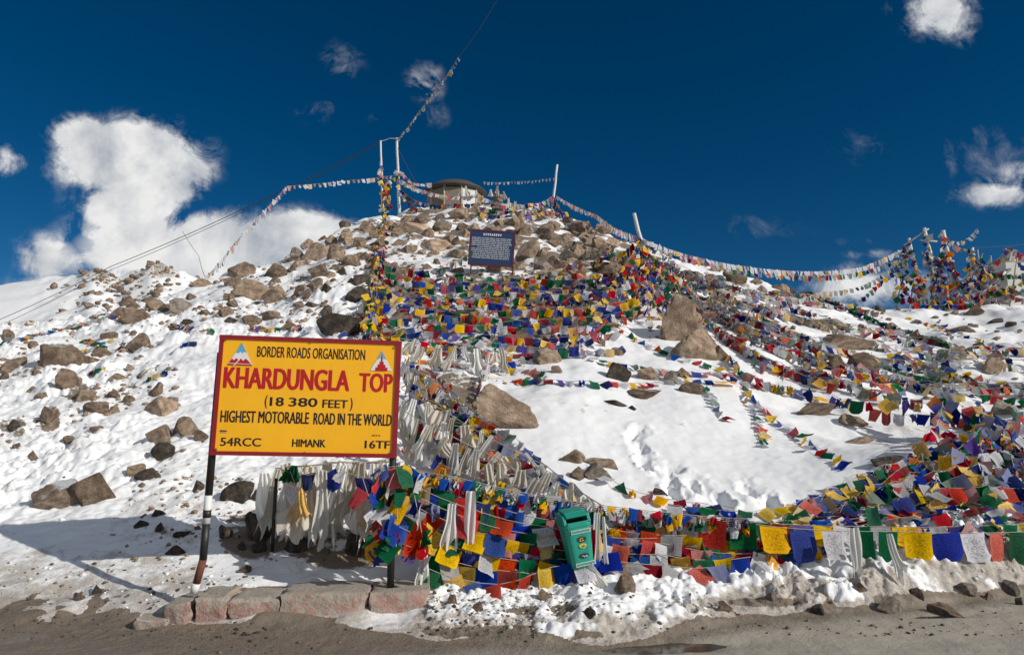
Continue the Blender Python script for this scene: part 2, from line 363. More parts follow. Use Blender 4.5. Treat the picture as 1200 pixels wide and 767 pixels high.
R_DRK = rock_mat('dark_rock', (.045, .038, .032), (.095, .078, .062), (.17, .135, .105), .04)
R_GRY = rock_mat('grey_rock', (.13, .108, .088), (.25, .21, .172), (.38, .325, .27), .10)
R_CAP = rock_mat('snow_capped_granite', (.12, .09, .065), (.23, .17, .125), (.33, .26, .20), .42)
ROCKM = {'t': R_TAN, 'b': R_BRN, 'd': R_DRK, 'g': R_GRY, 'c': R_CAP}

def cloth(name, col, print_=.55, trans=.32, fade=0.0):
    m, t, b = new_mat(name); oi = N(t, 'ShaderNodeObjectInfo'); uv = N(t, 'ShaderNodeUVMap')
    c = tuple(v*(1-fade)+fade*.42 for v in col)
    mp = N(t, 'ShaderNodeMapping'); L(t, uv.outputs[0], mp.inputs[0]); mp.inputs['Scale'].default_value = (16, 24, 1)
    L(t, M2(t, 'MULTIPLY', oi.outputs['Random'], 50.0), mp.inputs['Location'])
    n = N(t, 'ShaderNodeTexNoise'); n.inputs['Scale'].default_value = 1.0; n.inputs['Detail'].default_value = 2; L(t, mp.outputs[0], n.inputs[0])
    su = N(t, 'ShaderNodeSeparateXYZ'); L(t, uv.outputs[0], su.inputs[0])
    inx = M2(t, 'LESS_THAN', M2(t, 'ABSOLUTE', M2(t, 'SUBTRACT', su.outputs[0], .5)), .40); iny = M2(t, 'LESS_THAN', M2(t, 'ABSOLUTE', M2(t, 'SUBTRACT', su.outputs[1], .5)), .38)
    f = M2(t, 'MULTIPLY', M2(t, 'MULTIPLY', inx, iny), M2(t, 'MULTIPLY', M2(t, 'SUBTRACT', n.outputs['Fac'], .47), 8, clamp=True))
    n2 = noise(t, 3.0, 3, .6); base = mixc(t, n2, tuple(v*.78 for v in c), tuple(min(1, v*1.12) for v in c))
    hv = N(t, 'ShaderNodeHueSaturation'); L(t, base, hv.inputs['Color'])
    L(t, M2(t, 'ADD', .80, M2(t, 'MULTIPLY', oi.outputs['Random'], .4)), hv.inputs['Value']); L(t, M2(t, 'ADD', .485, M2(t, 'MULTIPLY', M2(t, 'FRACT', M2(t, 'MULTIPLY', oi.outputs['Random'], 7.3)), .03)), hv.inputs['Hue'])
    L(t, M2(t, 'ADD', .80, M2(t, 'MULTIPLY', M2(t, 'FRACT', M2(t, 'MULTIPLY', oi.outputs['Random'], 13.7)), .35)), hv.inputs['Saturation'])
    cc = mixc(t, M2(t, 'MULTIPLY', f, print_), hv.outputs[0], tuple(v*.22 for v in c))
    L(t, cc, b.inputs['Base Color']); b.inputs['Roughness'].default_value = .85; b.inputs['Specular IOR Level'].default_value = .15
    tr = N(t, 'ShaderNodeBsdfTranslucent'); L(t, cc, tr.inputs[0]); mx = N(t, 'ShaderNodeMixShader'); mx.inputs[0].default_value = trans
    L(t, b.outputs[0], mx.inputs[1]); L(t, tr.outputs[0], mx.inputs[2]); L(t, mx.outputs[0], t.nodes['Material Output'].inputs[0])
    bump(t, b, noise(t, 7, 3, .6), .35, .02); return m
BASEC = {'blue': (.018, .065, .36), 'white': (.66, .66, .70), 'red': (.58, .018, .018), 'green': (.006, .135, .055), 'yellow': (.86, .50, .012)}
CLOTH = {k: cloth(k+'_flag_cotton', v) for k, v in BASEC.items()}
CLOTH['navy'] = cloth('navy_flag_cotton', (.012, .025, .15)); CLOTH['crimson'] = cloth('crimson_flag_cotton', (.26, .012, .022)); CLOTH['orange'] = cloth('orange_flag_cotton', (.80, .17, .02))
CLOTH['purple'] = cloth('violet_flag_cotton', (.12, .08, .33)); CLOTH['grey'] = cloth('greyed_flag_cotton', (.36, .36, .36), .2)
for k, v in BASEC.items(): CLOTH['f_'+k] = cloth('faded_'+k+'_flag_cotton', v, .2, .25, .48)
SCARF = cloth('ivory_scarf_silk', (.93, .91, .86), .0, .38)
SCARF2 = cloth('soiled_scarf_silk', (.72, .66, .56), .0, .38)
CORD = simple('pale_cord', (.42, .38, .32), .9, .2, 40); CORD_D = simple('dark_cable', (.05, .05, .055), .6, .1, 40)
# ================================================================ THE SETTING
def grid_mesh(name, X, Y, Z, mat, cover=None):
    nr, nc = X.shape; co = np.stack([X, Y, Z], -1).reshape(-1, 3).astype(np.float32)
    me = bpy.data.meshes.new(name); me.vertices.add(nr*nc); me.vertices.foreach_set('co', co.ravel())
    i = (np.arange(nr-1)[:, None]*nc + np.arange(nc-1)[None]).ravel()
    q = np.stack([i, i+1, i+nc+1, i+nc], -1).astype(np.int32)
    me.loops.add(q.size); me.loops.foreach_set('vertex_index', q.ravel()); me.polygons.add(len(q))
    me.polygons.foreach_set('loop_start', np.arange(len(q), dtype=np.int32)*4)
    me.polygons.foreach_set('use_smooth', np.ones(len(q), bool)); me.update(calc_edges=True)
    if cover is not None:
        a = me.color_attributes.new('cover', 'FLOAT_COLOR', 'POINT'); c = np.ones((nr*nc, 4), np.float32); c[:, :3] = cover.reshape(-1, 3); a.data.foreach_set('color', c.ravel())
    me.materials.append(mat); return me
def blobs(PX, PY, lst):
    r = np.zeros_like(PX)
    for (x, y, rx, ry, w) in lst: r = np.maximum(r, w*np.clip(1.6-1.6*(((PX-x)/rx)**2+((PY-y)/ry)**2), 0, 1))
    return r
# what covers the ground where (mud, dirty snow, bare stony earth)
_d = GY*CP+(GZ-EYE)*SP; GPX = 600+FPX*GX/_d; GPY = 383.5-FPX*(-GY*SP+(GZ-EYE)*CP)/_d
eU = np.interp(np.clip(GU, -2.19, 2.19), UU, E_Y); fU = np.interp(np.clip(GU, -2.19, 2.19), UU, F_Y)
nA = fbm(GX*1.2, GY*1.2, 4, 101); nB = fbm(GX*3.5, GY*3.5, 4, 111)
rightm = sstep(-.16, -.10, GU)
mud = sstep(.20, -.06, GY-eU+.16*nA)*rightm + (1-rightm)*sstep(.55, -.25, GY-eU-.1+.5*nA)
mud = np.maximum(mud, .9*np.clip(blobs(GPX, GPY, [(330,700,180,16,1),(60,735,160,40,1),(120,700,120,14,.6),(1040,705,90,10,.8),(600,742,140,12,.9),(660,715,80,9,.8),(900,705,60,7,.7)]), 0, 1)*sstep(-.5, .3, nB))
lumpR = np.abs(fbm(GX*3.2, GY*3.2, 4, 31, .6)); dirt = rightm*np.clip(sstep(1.1, .0, GY-eU+.35*nB)*1.1-1.5*np.clip(lumpR-.12, 0, 1)+.14+.6*nB, 0, .95) + (1-rightm)*sstep(1.9, .4, GY-eU+.7*nA+.35*nB)*.74
dirt = np.maximum(dirt, blobs(GPX, GPY, [(90,672,230,44,.60),(240,610,170,70,.50),(350,650,110,40,.5),(120,380,150,20,.32),(560,440,70,22,.5),(1100,520,110,60,.52),(900,380,130,60,.46)]))
dirt = np.maximum(dirt, .46*sstep(-.2, .5, nA)*sstep(-.1, -.3, GU)*(GY > fU))
earth = blobs(GPX, GPY, [(600,262,190,60,.62),(640,300,130,40,.72),(430,300,70,60,.52),(370,300,90,50,.42),(720,310,70,50,.68),(590,362,185,52,1.0),(460,350,40,70,.8),(820,345,90,36,.52),
                         (950,350,80,16,.52),(15,500,22,18,.62),(58,490,18,22,.6),(170,556,26,14,.6),(192,530,18,24,.6),(85,455,24,18,.62),(410,380,40,20,.6),(300,615,60,50,.75),(400,630,80,46,.85),
                         (540,610,110,60,.9),(680,640,200,45,.8),(900,630,300,28,.62),(525,490,62,90,.75),(1100,560,100,50,.5),(125,315,40,20,.5)])
earth = np.clip(earth + .0*nA, 0, 1)*(.55+.75*sstep(-.45, .4, fbm(GX*1.6, GY*1.6, 4, 121)))
wetm = np.clip(sstep(.15, -.5, GU)*.85 + sstep(-.75, .05, GY-eU)*.9 + .25*nA, 0, 1)
earth = np.where(mud > .35, wetm, np.where(GY < fU-.8, 0, earth))
ground = link('ground', grid_mesh('ground', GX, GY, GZ, GROUND, np.stack([np.clip(mud, 0, 1), np.clip(dirt, 0, 1), np.clip(earth, 0, 1)], -1)))
tag(ground, 'snowy mountainside rising from a muddy road edge', kind='structure')
# the wide land the pass stands in, below everything
px_ = np.concatenate([np.linspace(-4000, -240, 20), np.linspace(-220, 220, 21), np.linspace(240, 4000, 20)]); PXX, PYY = np.meshgrid(px_, px_)
plain_c = np.zeros(PXX.shape+(3,)); plain_c[..., 0] = .95*((PYY < 30) & (PYY > -12))
plain = link('road', grid_mesh('road', PXX, PYY, np.full(PXX.shape, -.06), GROUND, plain_c)); tag(plain, 'muddy grey-brown road surface in the foreground', kind='structure')
# the far ridge to the left
RID = [(-700,395),(-500,372),(-300,352),(-60,338),(0,335),(45,329),(75,324),(95,320),(110,314),(122,317),(140,323),(158,317),(180,309),(195,311),(215,319),(236,329),(262,341),(300,362),(360,400),(430,450)]
ru = np.linspace(-1.9, -.2, 330); ry = np.concatenate([np.linspace(30, 70, 110), np.linspace(71, 130, 30)])
RU, RY = np.meshgrid(ru, ry); RX = RU*RY
cz = np.interp(ru, [pt(a, b_, 70).x/70 for a, b_ in RID], [pt(a, b_, 70).z for a, b_ in RID])[None]
s_ = (RY-30)/40
RZ = np.where(RY < 70, -2+(cz+2)*s_**1.15, cz-.35*(RY-70)); RPX = 600+FPX*RX/(RY*CP+(RZ-EYE)*SP)
rocky = np.exp(-((RPX-118)/34)**2)+np.exp(-((RPX-190)/34)**2)+.5*np.exp(-((RPX-60)/30)**2)
RZ = RZ + (.5*fbm(RX*.12, RY*.12, 3, 140) + rocky*.6*fbm(RX*.7, RY*.7, 4, 150, .65))*sstep(0, .5, s_)
rc = np.zeros(RX.shape+(3,)); rc[..., 2] = np.clip(rocky*sstep(.72, .97, s_)*.62+.15*sstep(.3, .9, fbm(RX*.5, RY*.5, 4, 160)), 0, 1)
ridge = link('far_ridge', grid_mesh('far_ridge', RX, RY, RZ, GROUND, rc)); tag(ridge, 'smooth snow ridge with rocky knobs behind the left slope', kind='structure')
# puddle at the road edge
wm, t, b = new_mat('meltwater'); b.inputs['Base Color'].default_value = (.05, .042, .034, 1); b.inputs['Roughness'].default_value = .12; b.inputs['IOR'].default_value = 1.33; b.inputs['Specular IOR Level'].default_value = .6
bump(t, b, noise(t, 14, 2), .12, .01)
for (qx, qy, qa, qb, qd), lab in zip(HOLLOWS, ('shallow meltwater puddle at the road edge below the green bin', 'small wet puddle beside the tilted slab near the road')):
    v = [(0, 0, 0)]; n = 48
    for k in range(n): a = 2*math.pi*k/n; v.append((1.7*qa*math.cos(a), 1.7*qb*math.sin(a)+.17*qa*math.cos(a), 0))
    m = MB(); m.add(v, [(0, k+1, (k+1) % n+1) for k in range(n)])
    o = m.build('puddle', wm, loc=(qx, qy, float(TZ(qx, qy))+qd*.45)); tag(o, lab, 'puddle', kind='structure')

# ================================================================ ROCKS
def rock_mesh(name, seed, planes=16, sub=4, rough=.05, blocky=0):
    r = np.random.default_rng(seed); bm = bmesh.new(); bmesh.ops.create_icosphere(bm, subdivisions=sub, radius=1)
    d = np.array([v.co[:] for v in bm.verts]); d /= np.linalg.norm(d, axis=1)[:, None]
    n = r.normal(size=(planes, 3))
    if blocky:       # joint sets: three crossing directions, broken corners
        q, _ = np.linalg.qr(r.normal(size=(3, 3))); n = np.concatenate([q, -q, q+.35*r.normal(size=(3, 3)), r.normal(size=(5, 3))])
    n /= np.linalg.norm(n, axis=1)[:, None]; h = r.uniform(.48, .92, len(n))
    dots = d@n.T; rad = np.where(dots > .05, h/np.maximum(dots, .05), 9).min(1); rad = np.minimum(rad, 1.35)
    p = d*rad[:, None]
    nz = fbm(p[:, 0]*2.2+seed, p[:, 1]*2.2+p[:, 2]*1.7, 4, seed, .6)+.5*fbm(p[:, 2]*5, p[:, 0]*5-p[:, 1]*4, 3, seed+5)
    p = p*(1+rough*nz)[:, None]; p = p/np.abs(p).max(0)
    for v, c in zip(bm.verts, p): v.co = c
    me = bpy.data.meshes.new(name); bm.to_mesh(me); bm.free(); me.polygons.foreach_set('use_smooth', [True]*len(me.polygons))
    me.set_sharp_from_angle(angle=math.radians(17)) if hasattr(me, 'set_sharp_from_angle') else None
    return me
ROCKS = {}
def rock_data(k, v, blocky):
    key = (k, v, blocky)
    if key not in ROCKS:
        base = ROCKS.get(('base', v, blocky)) or rock_mesh('rock', 100+v*7+blocky*500, 8 if blocky else 11, 4, .035 if blocky else .05, blocky); ROCKS[('base', v, blocky)] = base
        me = base.copy(); me.materials.clear(); me.materials.append(ROCKM[k]); ROCKS[key] = me
    return ROCKS[key]
LAND = []      # named boulders others are told apart by
ALLR = []
def rock(px, py, w, h, tone='b', label=None, short=None, rot=None, blocky=0, sink=.30, name=None, Y=None, depth=None):
    g = hit(px, py+h*.30) if Y is None else pt(px, py+h*.3, Y)
    d = to_px(g)[2]; W = w*d/FPX; H = h*d/FPX
    i = len(ALLR); v = (i*5+3) % 9
    o = link(name or ('boulder' if w >= 22 else 'rock'), rock_data(tone, v, blocky)); D = (depth or .8)*(W+H)*.5
    H *= 1.22
    o.scale = (W*.60, D*.58, H*.58+.02)
    o.location = (g.x, g.y+D*.22, g.z+H*(.5-sink)*.75)
    rr = random.Random(i); ry2 = rot if rot is not None else rr.uniform(-14, 14)
    o.rotation_euler = (math.radians(rr.uniform(-12, 12)), math.radians(ry2), math.radians(rr.uniform(-25, 25)+180*(i % 2)))
    ALLR.append((o, px, py, w, h, tone, label, short))
    if short: LAND.append((px, py, short, o))
    return o
B = [  # px, py, w, h, tone, blocky, rotation, full label, short name
 (60,414,46,40,'b',0,-22,'large rounded brown boulder tilted on the snow at far left','rounded brown boulder'),
 (105,573,54,42,'b',1,-14,'big angular brown block at the edge of the sign shadow','angular block by the sign shadow'),
 (66,582,52,30,'c',1,0,'snow capped low block beside the big angular brown block',None),
 (185,477,40,26,'t',0,0,'pale tan boulder on the slope just left of the yellow sign','pale tan boulder left of the sign'),
 (213,500,34,20,'t',1,0,'light tan broken slab touching the left side of the yellow sign',None),
 (185,510,30,22,'t',1,0,'tan slab with snow in its lap below the pale tan boulder',None),
 (160,371,40,18,'t',0,8,'smooth orange tan boulder high on the left slope','orange tan boulder'),
 (161,401,28,24,'b',1,30,'boulder with a tilted pale top and black shaded front on left slope','tilted boulder with shaded front'),
 (211,361,28,20,'g',1,-20,'pointed grey boulder right of the orange tan boulder','pointed grey boulder'),
 (115,477,34,18,'b',0,-14,'long dark brown rock lying across the middle left slope','long brown rock'),
 (95,464,30,20,'t',1,-25,'flat brown slab dipping left below the scraps of flags',None),
 (293,340,40,24,'t',1,0,'broad tan block below the left skyline above the sign','broad tan block'),
 (323,346,30,24,'b',1,-8,'square brown boulder right of the broad tan block','square brown boulder'),
 (283,318,28,22,'b',1,-30,'wedge shaped boulder on the left skyline','skyline wedge boulder'),
 (371,296,32,22,'b',1,0,'big brown crag boulder under the cloud on the upper left ridge','upper ridge boulder'),
 (322,318,34,20,'b',1,6,'cluster boulder with a dark cleft on the upper left ridge',None),
 (317,371,32,12,'b',0,4,'flat brown boulder just above the left half of the yellow sign','flat boulder above the sign'),
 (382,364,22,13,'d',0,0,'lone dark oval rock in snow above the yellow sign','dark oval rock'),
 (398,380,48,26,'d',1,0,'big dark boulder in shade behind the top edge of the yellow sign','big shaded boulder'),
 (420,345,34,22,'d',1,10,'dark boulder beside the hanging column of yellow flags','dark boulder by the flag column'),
 (579,480,100,58,'b',0,22,'largest grey brown boulder standing in snow right of the yellow sign','largest boulder'),
 (672,536,34,18,'t',0,0,'flat stone on the left of the little cairn in the snow','cairn stones in the snow'),
 (706,540,36,14,'t',0,6,'flat stone on the right of the little cairn in the snow',None),
 (700,554,28,20,'g',1,10,'square stone under the little cairn in the snow',None),
 (678,556,22,14,'b',1,0,'dark stone at the foot of the little cairn in the snow',None),
 (643,418,38,24,'t',1,-12,'pale flat topped block with flags tied round it above the snow field','pale flat topped block'),
 (798,380,50,58,'b',1,20,'tall dark brown boulder leaning right on the upper snow field','tall leaning boulder'),
 (816,403,62,46,'t',0,14,'pale rounded boulder in front of the tall leaning boulder','pale boulder in front of the leaning one'),
 (843,414,22,24,'b',1,0,'brown rock at right end of the big boulder group',None),
 (725,438,26,22,'d',1,0,'dark pointed rock standing in the upper snow field','dark pointed rock'),
 (762,439,30,18,'b',0,18,'split brown rock right of the dark pointed rock',None),
 (752,460,40,20,'b',0,4,'low brown boulder in front of the dark pointed rock','low brown boulder in the snow field'),
 (815,457,32,14,'b',0,6,'flat brown rock under a crossing string of flags',None),
 (990,400,66,20,'b',0,8,'long brown whaleback rock on the right slope','long whaleback rock'),
 (980,382,40,15,'g',0,8,'rounded grey rock directly above the long whaleback rock',None),
 (1015,428,42,26,'b',1,10,'heavy dark brown block below the long whaleback rock','heavy dark block'),
 (985,426,16,28,'b',1,-35,'upright leaning slab beside the heavy dark block',None),
 (955,480,44,16,'t',1,20,'flat tan slab sliding right at the edge of the snow field','flat tan slab'),
 (997,493,34,16,'t',0,8,'smooth oval tan stone right of the flat tan slab','oval tan stone'),
 (1165,430,26,22,'t',1,0,'square tan block on the far right slope','square tan block'),
 (1180,480,40,16,'g',1,26,'tilted grey slab at the right edge of the photo','tilted grey slab'),
 (860,325,28,20,'b',0,10,'brown boulder on the right skyline below the flag line','right skyline boulder'),
 (1143,365,24,13,'b',0,0,'dark rock in snow below the cluster of leaning poles','rock below the leaning poles'),
 (490,266,38,14,'t',1,-14,'long tan slab on the summit left of the blue notice','long summit slab'),
 (542,252,30,15,'b',0,0,'rounded brown boulder below the round shrine','rounded boulder below the shrine'),
 (511,288,36,15,'t',1,-8,'flat faced block just left of the blue notice','flat faced block by the notice'),
 (665,300,40,18,'g',1,0,'grey ledge rock right of the blue notice','grey ledge rock'),
 (679,298,14,22,'t',1,0,'upright pale slab in front of the grey ledge rock',None),
 (683,268,28,20,'b',1,20,'broad crag below the summit pole','summit crag'),
 (622,294,30,22,'t',1,0,'tan boulder touching the right edge of the blue notice','tan boulder by the notice'),
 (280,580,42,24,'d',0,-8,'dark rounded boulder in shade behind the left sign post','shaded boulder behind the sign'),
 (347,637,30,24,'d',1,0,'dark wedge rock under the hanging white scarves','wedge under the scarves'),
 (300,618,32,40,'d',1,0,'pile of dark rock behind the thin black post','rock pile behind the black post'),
 (735,687,26,18,'t',1,0,'lumpy tan stone on the snow bank right of the green bin','lumpy stone by the bin'),
 (1110,716,36,14,'b',1,20,'flat brown slab leaning out of the roadside snow at right','leaning roadside slab'),
]
for (px, py, w, h, tn, bl, ro, lab, sh) in B: rock(px, py, w, h, tn, lab, sh, ro, bl, sink=.62 if 'roadside' in lab else .30)
SMALL = """17 427 24 18 t;5 430 13 12 t;3 441 11 8 b;36 405 15 10 b;5 394 14 14 b;147 350 24 16 b;127 393 20 11 b;76 446 30 20 b;48 463 14 9 b;35 457 15 9 b;118 414 20 11 b;132 463 16 10 b;105 420 26 11 b;138 442 20 8 t;151 431 13 8 t;42 436 11 6 b;
151 359 20 10 b;146 367 26 13 b;184 358 30 15 t;192 361 17 10 b;222 348 14 9 b;172 348 26 5 b;238 366 16 6 b;156 409 16 11 d;201 384 18 9 b;220 378 16 6 d;263 366 16 12 b;267 375 20 9 d;269 347 14 8 b;272 356 15 9 b;183 458 16 17 t;236 332 24 9 t;
133 481 14 12 t;150 468 13 9 b;198 471 20 10 b;190 530 24 20 d;160 551 20 11 t;170 557 26 11 d;54 487 20 18 b;13 500 18 12 d;78 518 14 9 t;36 535 13 10 b;113 503 17 7 t;235 512 16 13 b;20 522 12 7 b;
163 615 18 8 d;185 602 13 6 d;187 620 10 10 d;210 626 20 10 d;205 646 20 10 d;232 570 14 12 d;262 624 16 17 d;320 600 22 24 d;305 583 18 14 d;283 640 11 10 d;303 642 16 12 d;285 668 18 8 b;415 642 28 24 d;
272 330 24 16 b;322 328 13 10 b;352 341 22 12 t;267 349 14 7 b;292 375 24 10 b;345 302 24 9 b;358 308 13 7 b;375 318 28 17 b;370 333 18 13 b;382 338 13 11 d;400 318 17 11 d;393 295 22 20 b;405 277 18 18 t;404 263 13 10 b;425 327 20 13 d;432 312 11 10 t;428 266 20 15 b;420 285 18 15 b;436 276 14 10 b;350 356 16 7 b;360 287 16 8 b;347 291 14 7 b;412 305 22 16 b;426 300 18 13 b;388 282 14 11 b;438 292 12 10 b;366 356 20 9 b;340 383 22 9 b;305 386 18 8 b;
495 257 20 10 b;474 256 13 11 b;521 264 15 14 g;512 265 12 13 d;501 273 13 11 b;556 245 17 13 t;570 252 15 11 b;526 281 20 13 t;534 283 13 13 d;468 285 16 7 b;463 268 11 12 b;541 267 14 9 b;546 274 12 15 t;517 253 11 9 b;603 260 18 14 b;610 254 14 12 t;615 271 17 15 b;482 247 14 9 b;455 262 12 12 b;
640 268 22 16 b;650 266 14 11 t;690 279 17 15 t;661 279 15 11 b;648 284 18 13 b;635 312 24 11 g;700 286 20 15 b;712 293 16 12 b;640 277 14 12 d;697 301 15 12 d;655 318 20 9 t;612 310 16 10 t;720 303 14 11 b;585 262 14 10 b;630 252 15 10 b;665 258 14 9 b;675 287 12 9 d;605 283 12 12 b;
705 401 12 9 b;724 413 16 10 b;800 437 17 13 b;787 443 14 15 g;720 472 30 5 d;652 434 16 9 t;740 478 10 4 d;630 446 14 11 d;565 436 12 13 b;773 577 18 6 d;
832 327 17 10 b;950 380 17 14 g;930 375 17 9 b;1130 386 34 8 b;1127 412 28 11 b;1168 419 24 8 b;1138 446 20 11 d;1125 444 26 6 d;1170 376 17 5 d;1186 380 11 6 d;1048 541 42 10 d;1005 518 40 6 t;860 366 16 9 b;905 381 22 9 b;1030 346 15 7 d;915 366 14 9 b;893 372 13 8 b;1045 383 16 8 b;1075 392 12 16 b;1100 403 14 7 d;1140 503 16 10 d;1150 405 16 7 d;880 348 14 9 b;845 352 16 10 b;870 395 18 11 b;925 398 14 8 d;1060 420 18 9 d;1090 458 16 9 d;
638 698 18 13 t;1045 712 26 15 g;1130 690 34 12 g;1186 691 22 14 g;960 716 16 10 d;560 712 14 9 b;690 720 14 9 d;850 712 15 9 b;905 700 13 8 g;1010 690 15 10 b;1075 695 17 10 d;1196 706 10 7 d;530 704 12 9 b;1160 700 10 7 b;112 692 12 8 d;90 700 14 8 b"""
rq = random.Random(21); tones = 'ttttbbbg'
def extra(n, x0, y0, x1, y1, wmin, wmax):
    out = []
    for _ in range(n):
        w = rq.uniform(wmin, wmax); out.append(f"{rq.uniform(x0, x1):.0f} {rq.uniform(y0, y1):.0f} {w:.0f} {w*rq.uniform(.5, .85):.0f} {rq.choice(tones)}")
    return ';'+';'.join(out)
SMALL += extra(46, 455, 250, 720, 318, 9, 20)+extra(26, 340, 275, 445, 350, 9, 20)+extra(10, 620, 285, 735, 325, 14, 26)+extra(14, 780, 315, 930, 380, 9, 16)
for i, e in enumerate(SMALL.replace('\n', '').split(';')):
    a = e.split()
    rock(float(a[0]), float(a[1]), float(a[2]), float(a[3]), a[4], blocky=1 if i % 4 else 0)
# labels of the small ones: by look, then by the nearest named boulder
ORD = 'first second third fourth fifth sixth seventh eighth ninth tenth eleventh twelfth thirteenth fourteenth fifteenth sixteenth seventeenth eighteenth nineteenth twentieth'.split()
ORD += ['twenty-'+o for o in ORD[:9]]+['thirtieth']+['thirty-'+o for o in ORD[:9]]+['fortieth']+['forty-'+o for o in ORD[:9]]
TONE = {'t': 'tan', 'b': 'brown', 'd': 'dark', 'g': 'grey', 'c': 'brown'}
seen = {}
for (o, px, py, w, h, tn, lab, sh) in ALLR:
    if not lab:
        l = min(LAND, key=lambda q: (q[0]-px)**2+(q[1]-py)**2); dx, dy = px-l[0], py-l[1]
        side = ('right of' if dx > 0 else 'left of') if abs(dx) > abs(dy) else ('below' if dy > 0 else 'above')
        size = 'small' if w < 15 else 'middling'; shp = 'flat' if h < .45*w else ('upright' if h > .95*w else 'blocky')
        key = f"{size} {shp} {TONE[tn]} rock {side} the {l[2]}"; seen.setdefault(key, []).append((math.hypot(dx, dy), o)); continue
    tag(o, lab, 'rock', 'rocks lying on the snowy slope')
for key, lst in seen.items():
    lst.sort(key=lambda q: q[0])
    for k, (_, o) in enumerate(lst):
        tag(o, key if len(lst) == 1 else key.replace(' rock ', f' rock, {ORD[k]} nearest, '), 'rock', 'rocks lying on the snowy slope')

def stones(name, spots, mat, label, cat, subdiv=1, squash=.7, seed=0):
    r = np.random.default_rng(seed); bm = bmesh.new(); bmesh.ops.create_icosphere(bm, subdivisions=subdiv, radius=1); bm.verts.ensure_lookup_table()
    bv = np.array([v.co[:] for v in bm.verts]); bf = np.array([[v.index for v in f.verts] for f in bm.faces]); bm.free(); nv = len(bv); V = []; F = []
    for k, (p, s) in enumerate(spots):
        q = bv*(1+r.uniform(-.33, .33, (nv, 1)))*r.uniform(.6, 1.25, 3)*np.array([1, 1, squash])*s
        a = r.uniform(0, 6.28); c, sn = math.cos(a), math.sin(a); q = q@np.array([[c, -sn, 0], [sn, c, 0], [0, 0, 1]]); V.append(q+np.array(p)); F.append(bf+k*nv)
    V = np.concatenate(V); F = np.concatenate(F); me = bpy.data.meshes.new(name); me.vertices.add(len(V)); me.vertices.foreach_set('co', V.astype(np.float32).ravel())
    me.loops.add(F.size); me.loops.foreach_set('vertex_index', F.astype(np.int32).ravel()); me.polygons.add(len(F)); me.polygons.foreach_set('loop_start', np.arange(len(F), dtype=np.int32)*3); me.update(calc_edges=True)
    me.materials.append(mat); return tag(link(name, me), label, cat, kind='stuff')
def scatter(n, zones, smin, smax, seed, bury=.3):
    r = np.random.default_rng(seed); out = []; tot = sum(z[4] for z in zones)
    for (x0, y0, x1, y1, w) in zones:
        for _ in range(int(n*w/tot)):
            px, py = r.uniform(x0, x1), r.uniform(y0, y1); h = hit0(px, py, TZ)
            if h is None: continue
            if float(fbm(np.array(h[0]*.6), np.array(h[1]*.6), 3, 77))+r.uniform(-.3, .3) < -.05: continue
            d = h[1]; s = (smin+(smax-smin)*r.random()**2.5)*d/FPX/2; out.append(((h[0], h[1], float(TZ(*h))+s*(.5-bury)), s))
    return out
stones('scree', scatter(3600, [(0,360,240,560,1.4),(240,270,450,395,1.1),(430,240,760,330,1.6),(760,300,1000,400,.8),(1000,360,1200,480,.35),(130,560,440,660,.6),(480,400,640,450,.3)], 2.0, 9, 5), R_BRN, 'small loose brown stones scattered over the snowy slopes', 'scree')
stones('roadside_grit', scatter(2200, [(500,680,1200,745,2.4),(0,660,300,750,.8),(150,735,700,765,.5)], 1.2, 6, 6), R_DRK, 'dark grit and pebbles along the muddy road edge', 'grit', seed=3)
sm2, t, b = new_mat('clod_snow'); f_ = noise(t, 7, 5, .7); L(t, mixc(t, M2(t, 'MULTIPLY', M2(t, 'SUBTRACT', f_, .45), 5, clamp=True), (.78, .78, .77), (.34, .28, .22)), b.inputs['Base Color']); b.inputs['Roughness'].default_value = .7; bump(t, b, noise(t, 40, 4, .6), .5, .02)
stones('snow_clods', scatter(1500, [(500,676,760,738,1.3),(740,666,960,722,1.3),(940,664,1200,702,1.3),(110,665,300,715,.25),(0,600,250,690,.25),(0,400,240,600,.5)], 2, 8, 8, .5), sm2, 'lumpy clods of old snow ploughed up along the roadside', 'snow', 1, .75, 4)

# stones on the knobs of the far ridge
rs = np.random.default_rng(12); sp_ = []
for _ in range(230):
    px = rs.choice([118, 188])+rs.normal(0, 22); j = int(rs.integers(80, 110)); i = int(np.argmin(np.abs(RPX[j]-px))); s0 = rs.uniform(.10, .5)*rs.random(); sp_.append(((RX[j, i]+rs.normal(0, .2), RY[j, i]+rs.normal(0, .3), RZ[j, i]+s0*.3), s0+.08))
stones('ridge_stones', sp_, R_BRN, 'brown stones on the two rocky knobs of the far left ridge', 'scree', 1, .8, 9)
# ================================================================ THE YELLOW SIGN
ZUP = Vector((0, 0, 1))
def frame(o, xdir, up=ZUP):
    """world rotation whose local X is xdir, Y points away from the camera"""
    x = xdir.normalized(); y = up.cross(x).normalized(); z = x.cross(y); return Matrix((x, y, z)).transposed()
P_YEL = simple('yellow_sign_paint', (.98, .46, .006), .38, .10, 2.5); P_RED = simple('maroon_sign_paint', (.26, .010, .014), .4, .15, 8)
t = P_YEL.node_tree; b = t.nodes['Principled BSDF']; src = b.inputs['Base Color'].links[0].from_socket
st = noise(t, 3, 6, .7, stretch=(6, 1, .8)); sp2 = noise(t, 38, 4, .7)
c_ = mixc(t, M2(t, 'MULTIPLY', M2(t, 'SUBTRACT', st, .56), 1.6, clamp=True), src, (.52, .23, .03)); c_ = mixc(t, M2(t, 'MULTIPLY', M2(t, 'SUBTRACT', sp2, .66), 7, clamp=True), c_, (.36, .20, .07)); L(t, c_, b.inputs['Base Color'])
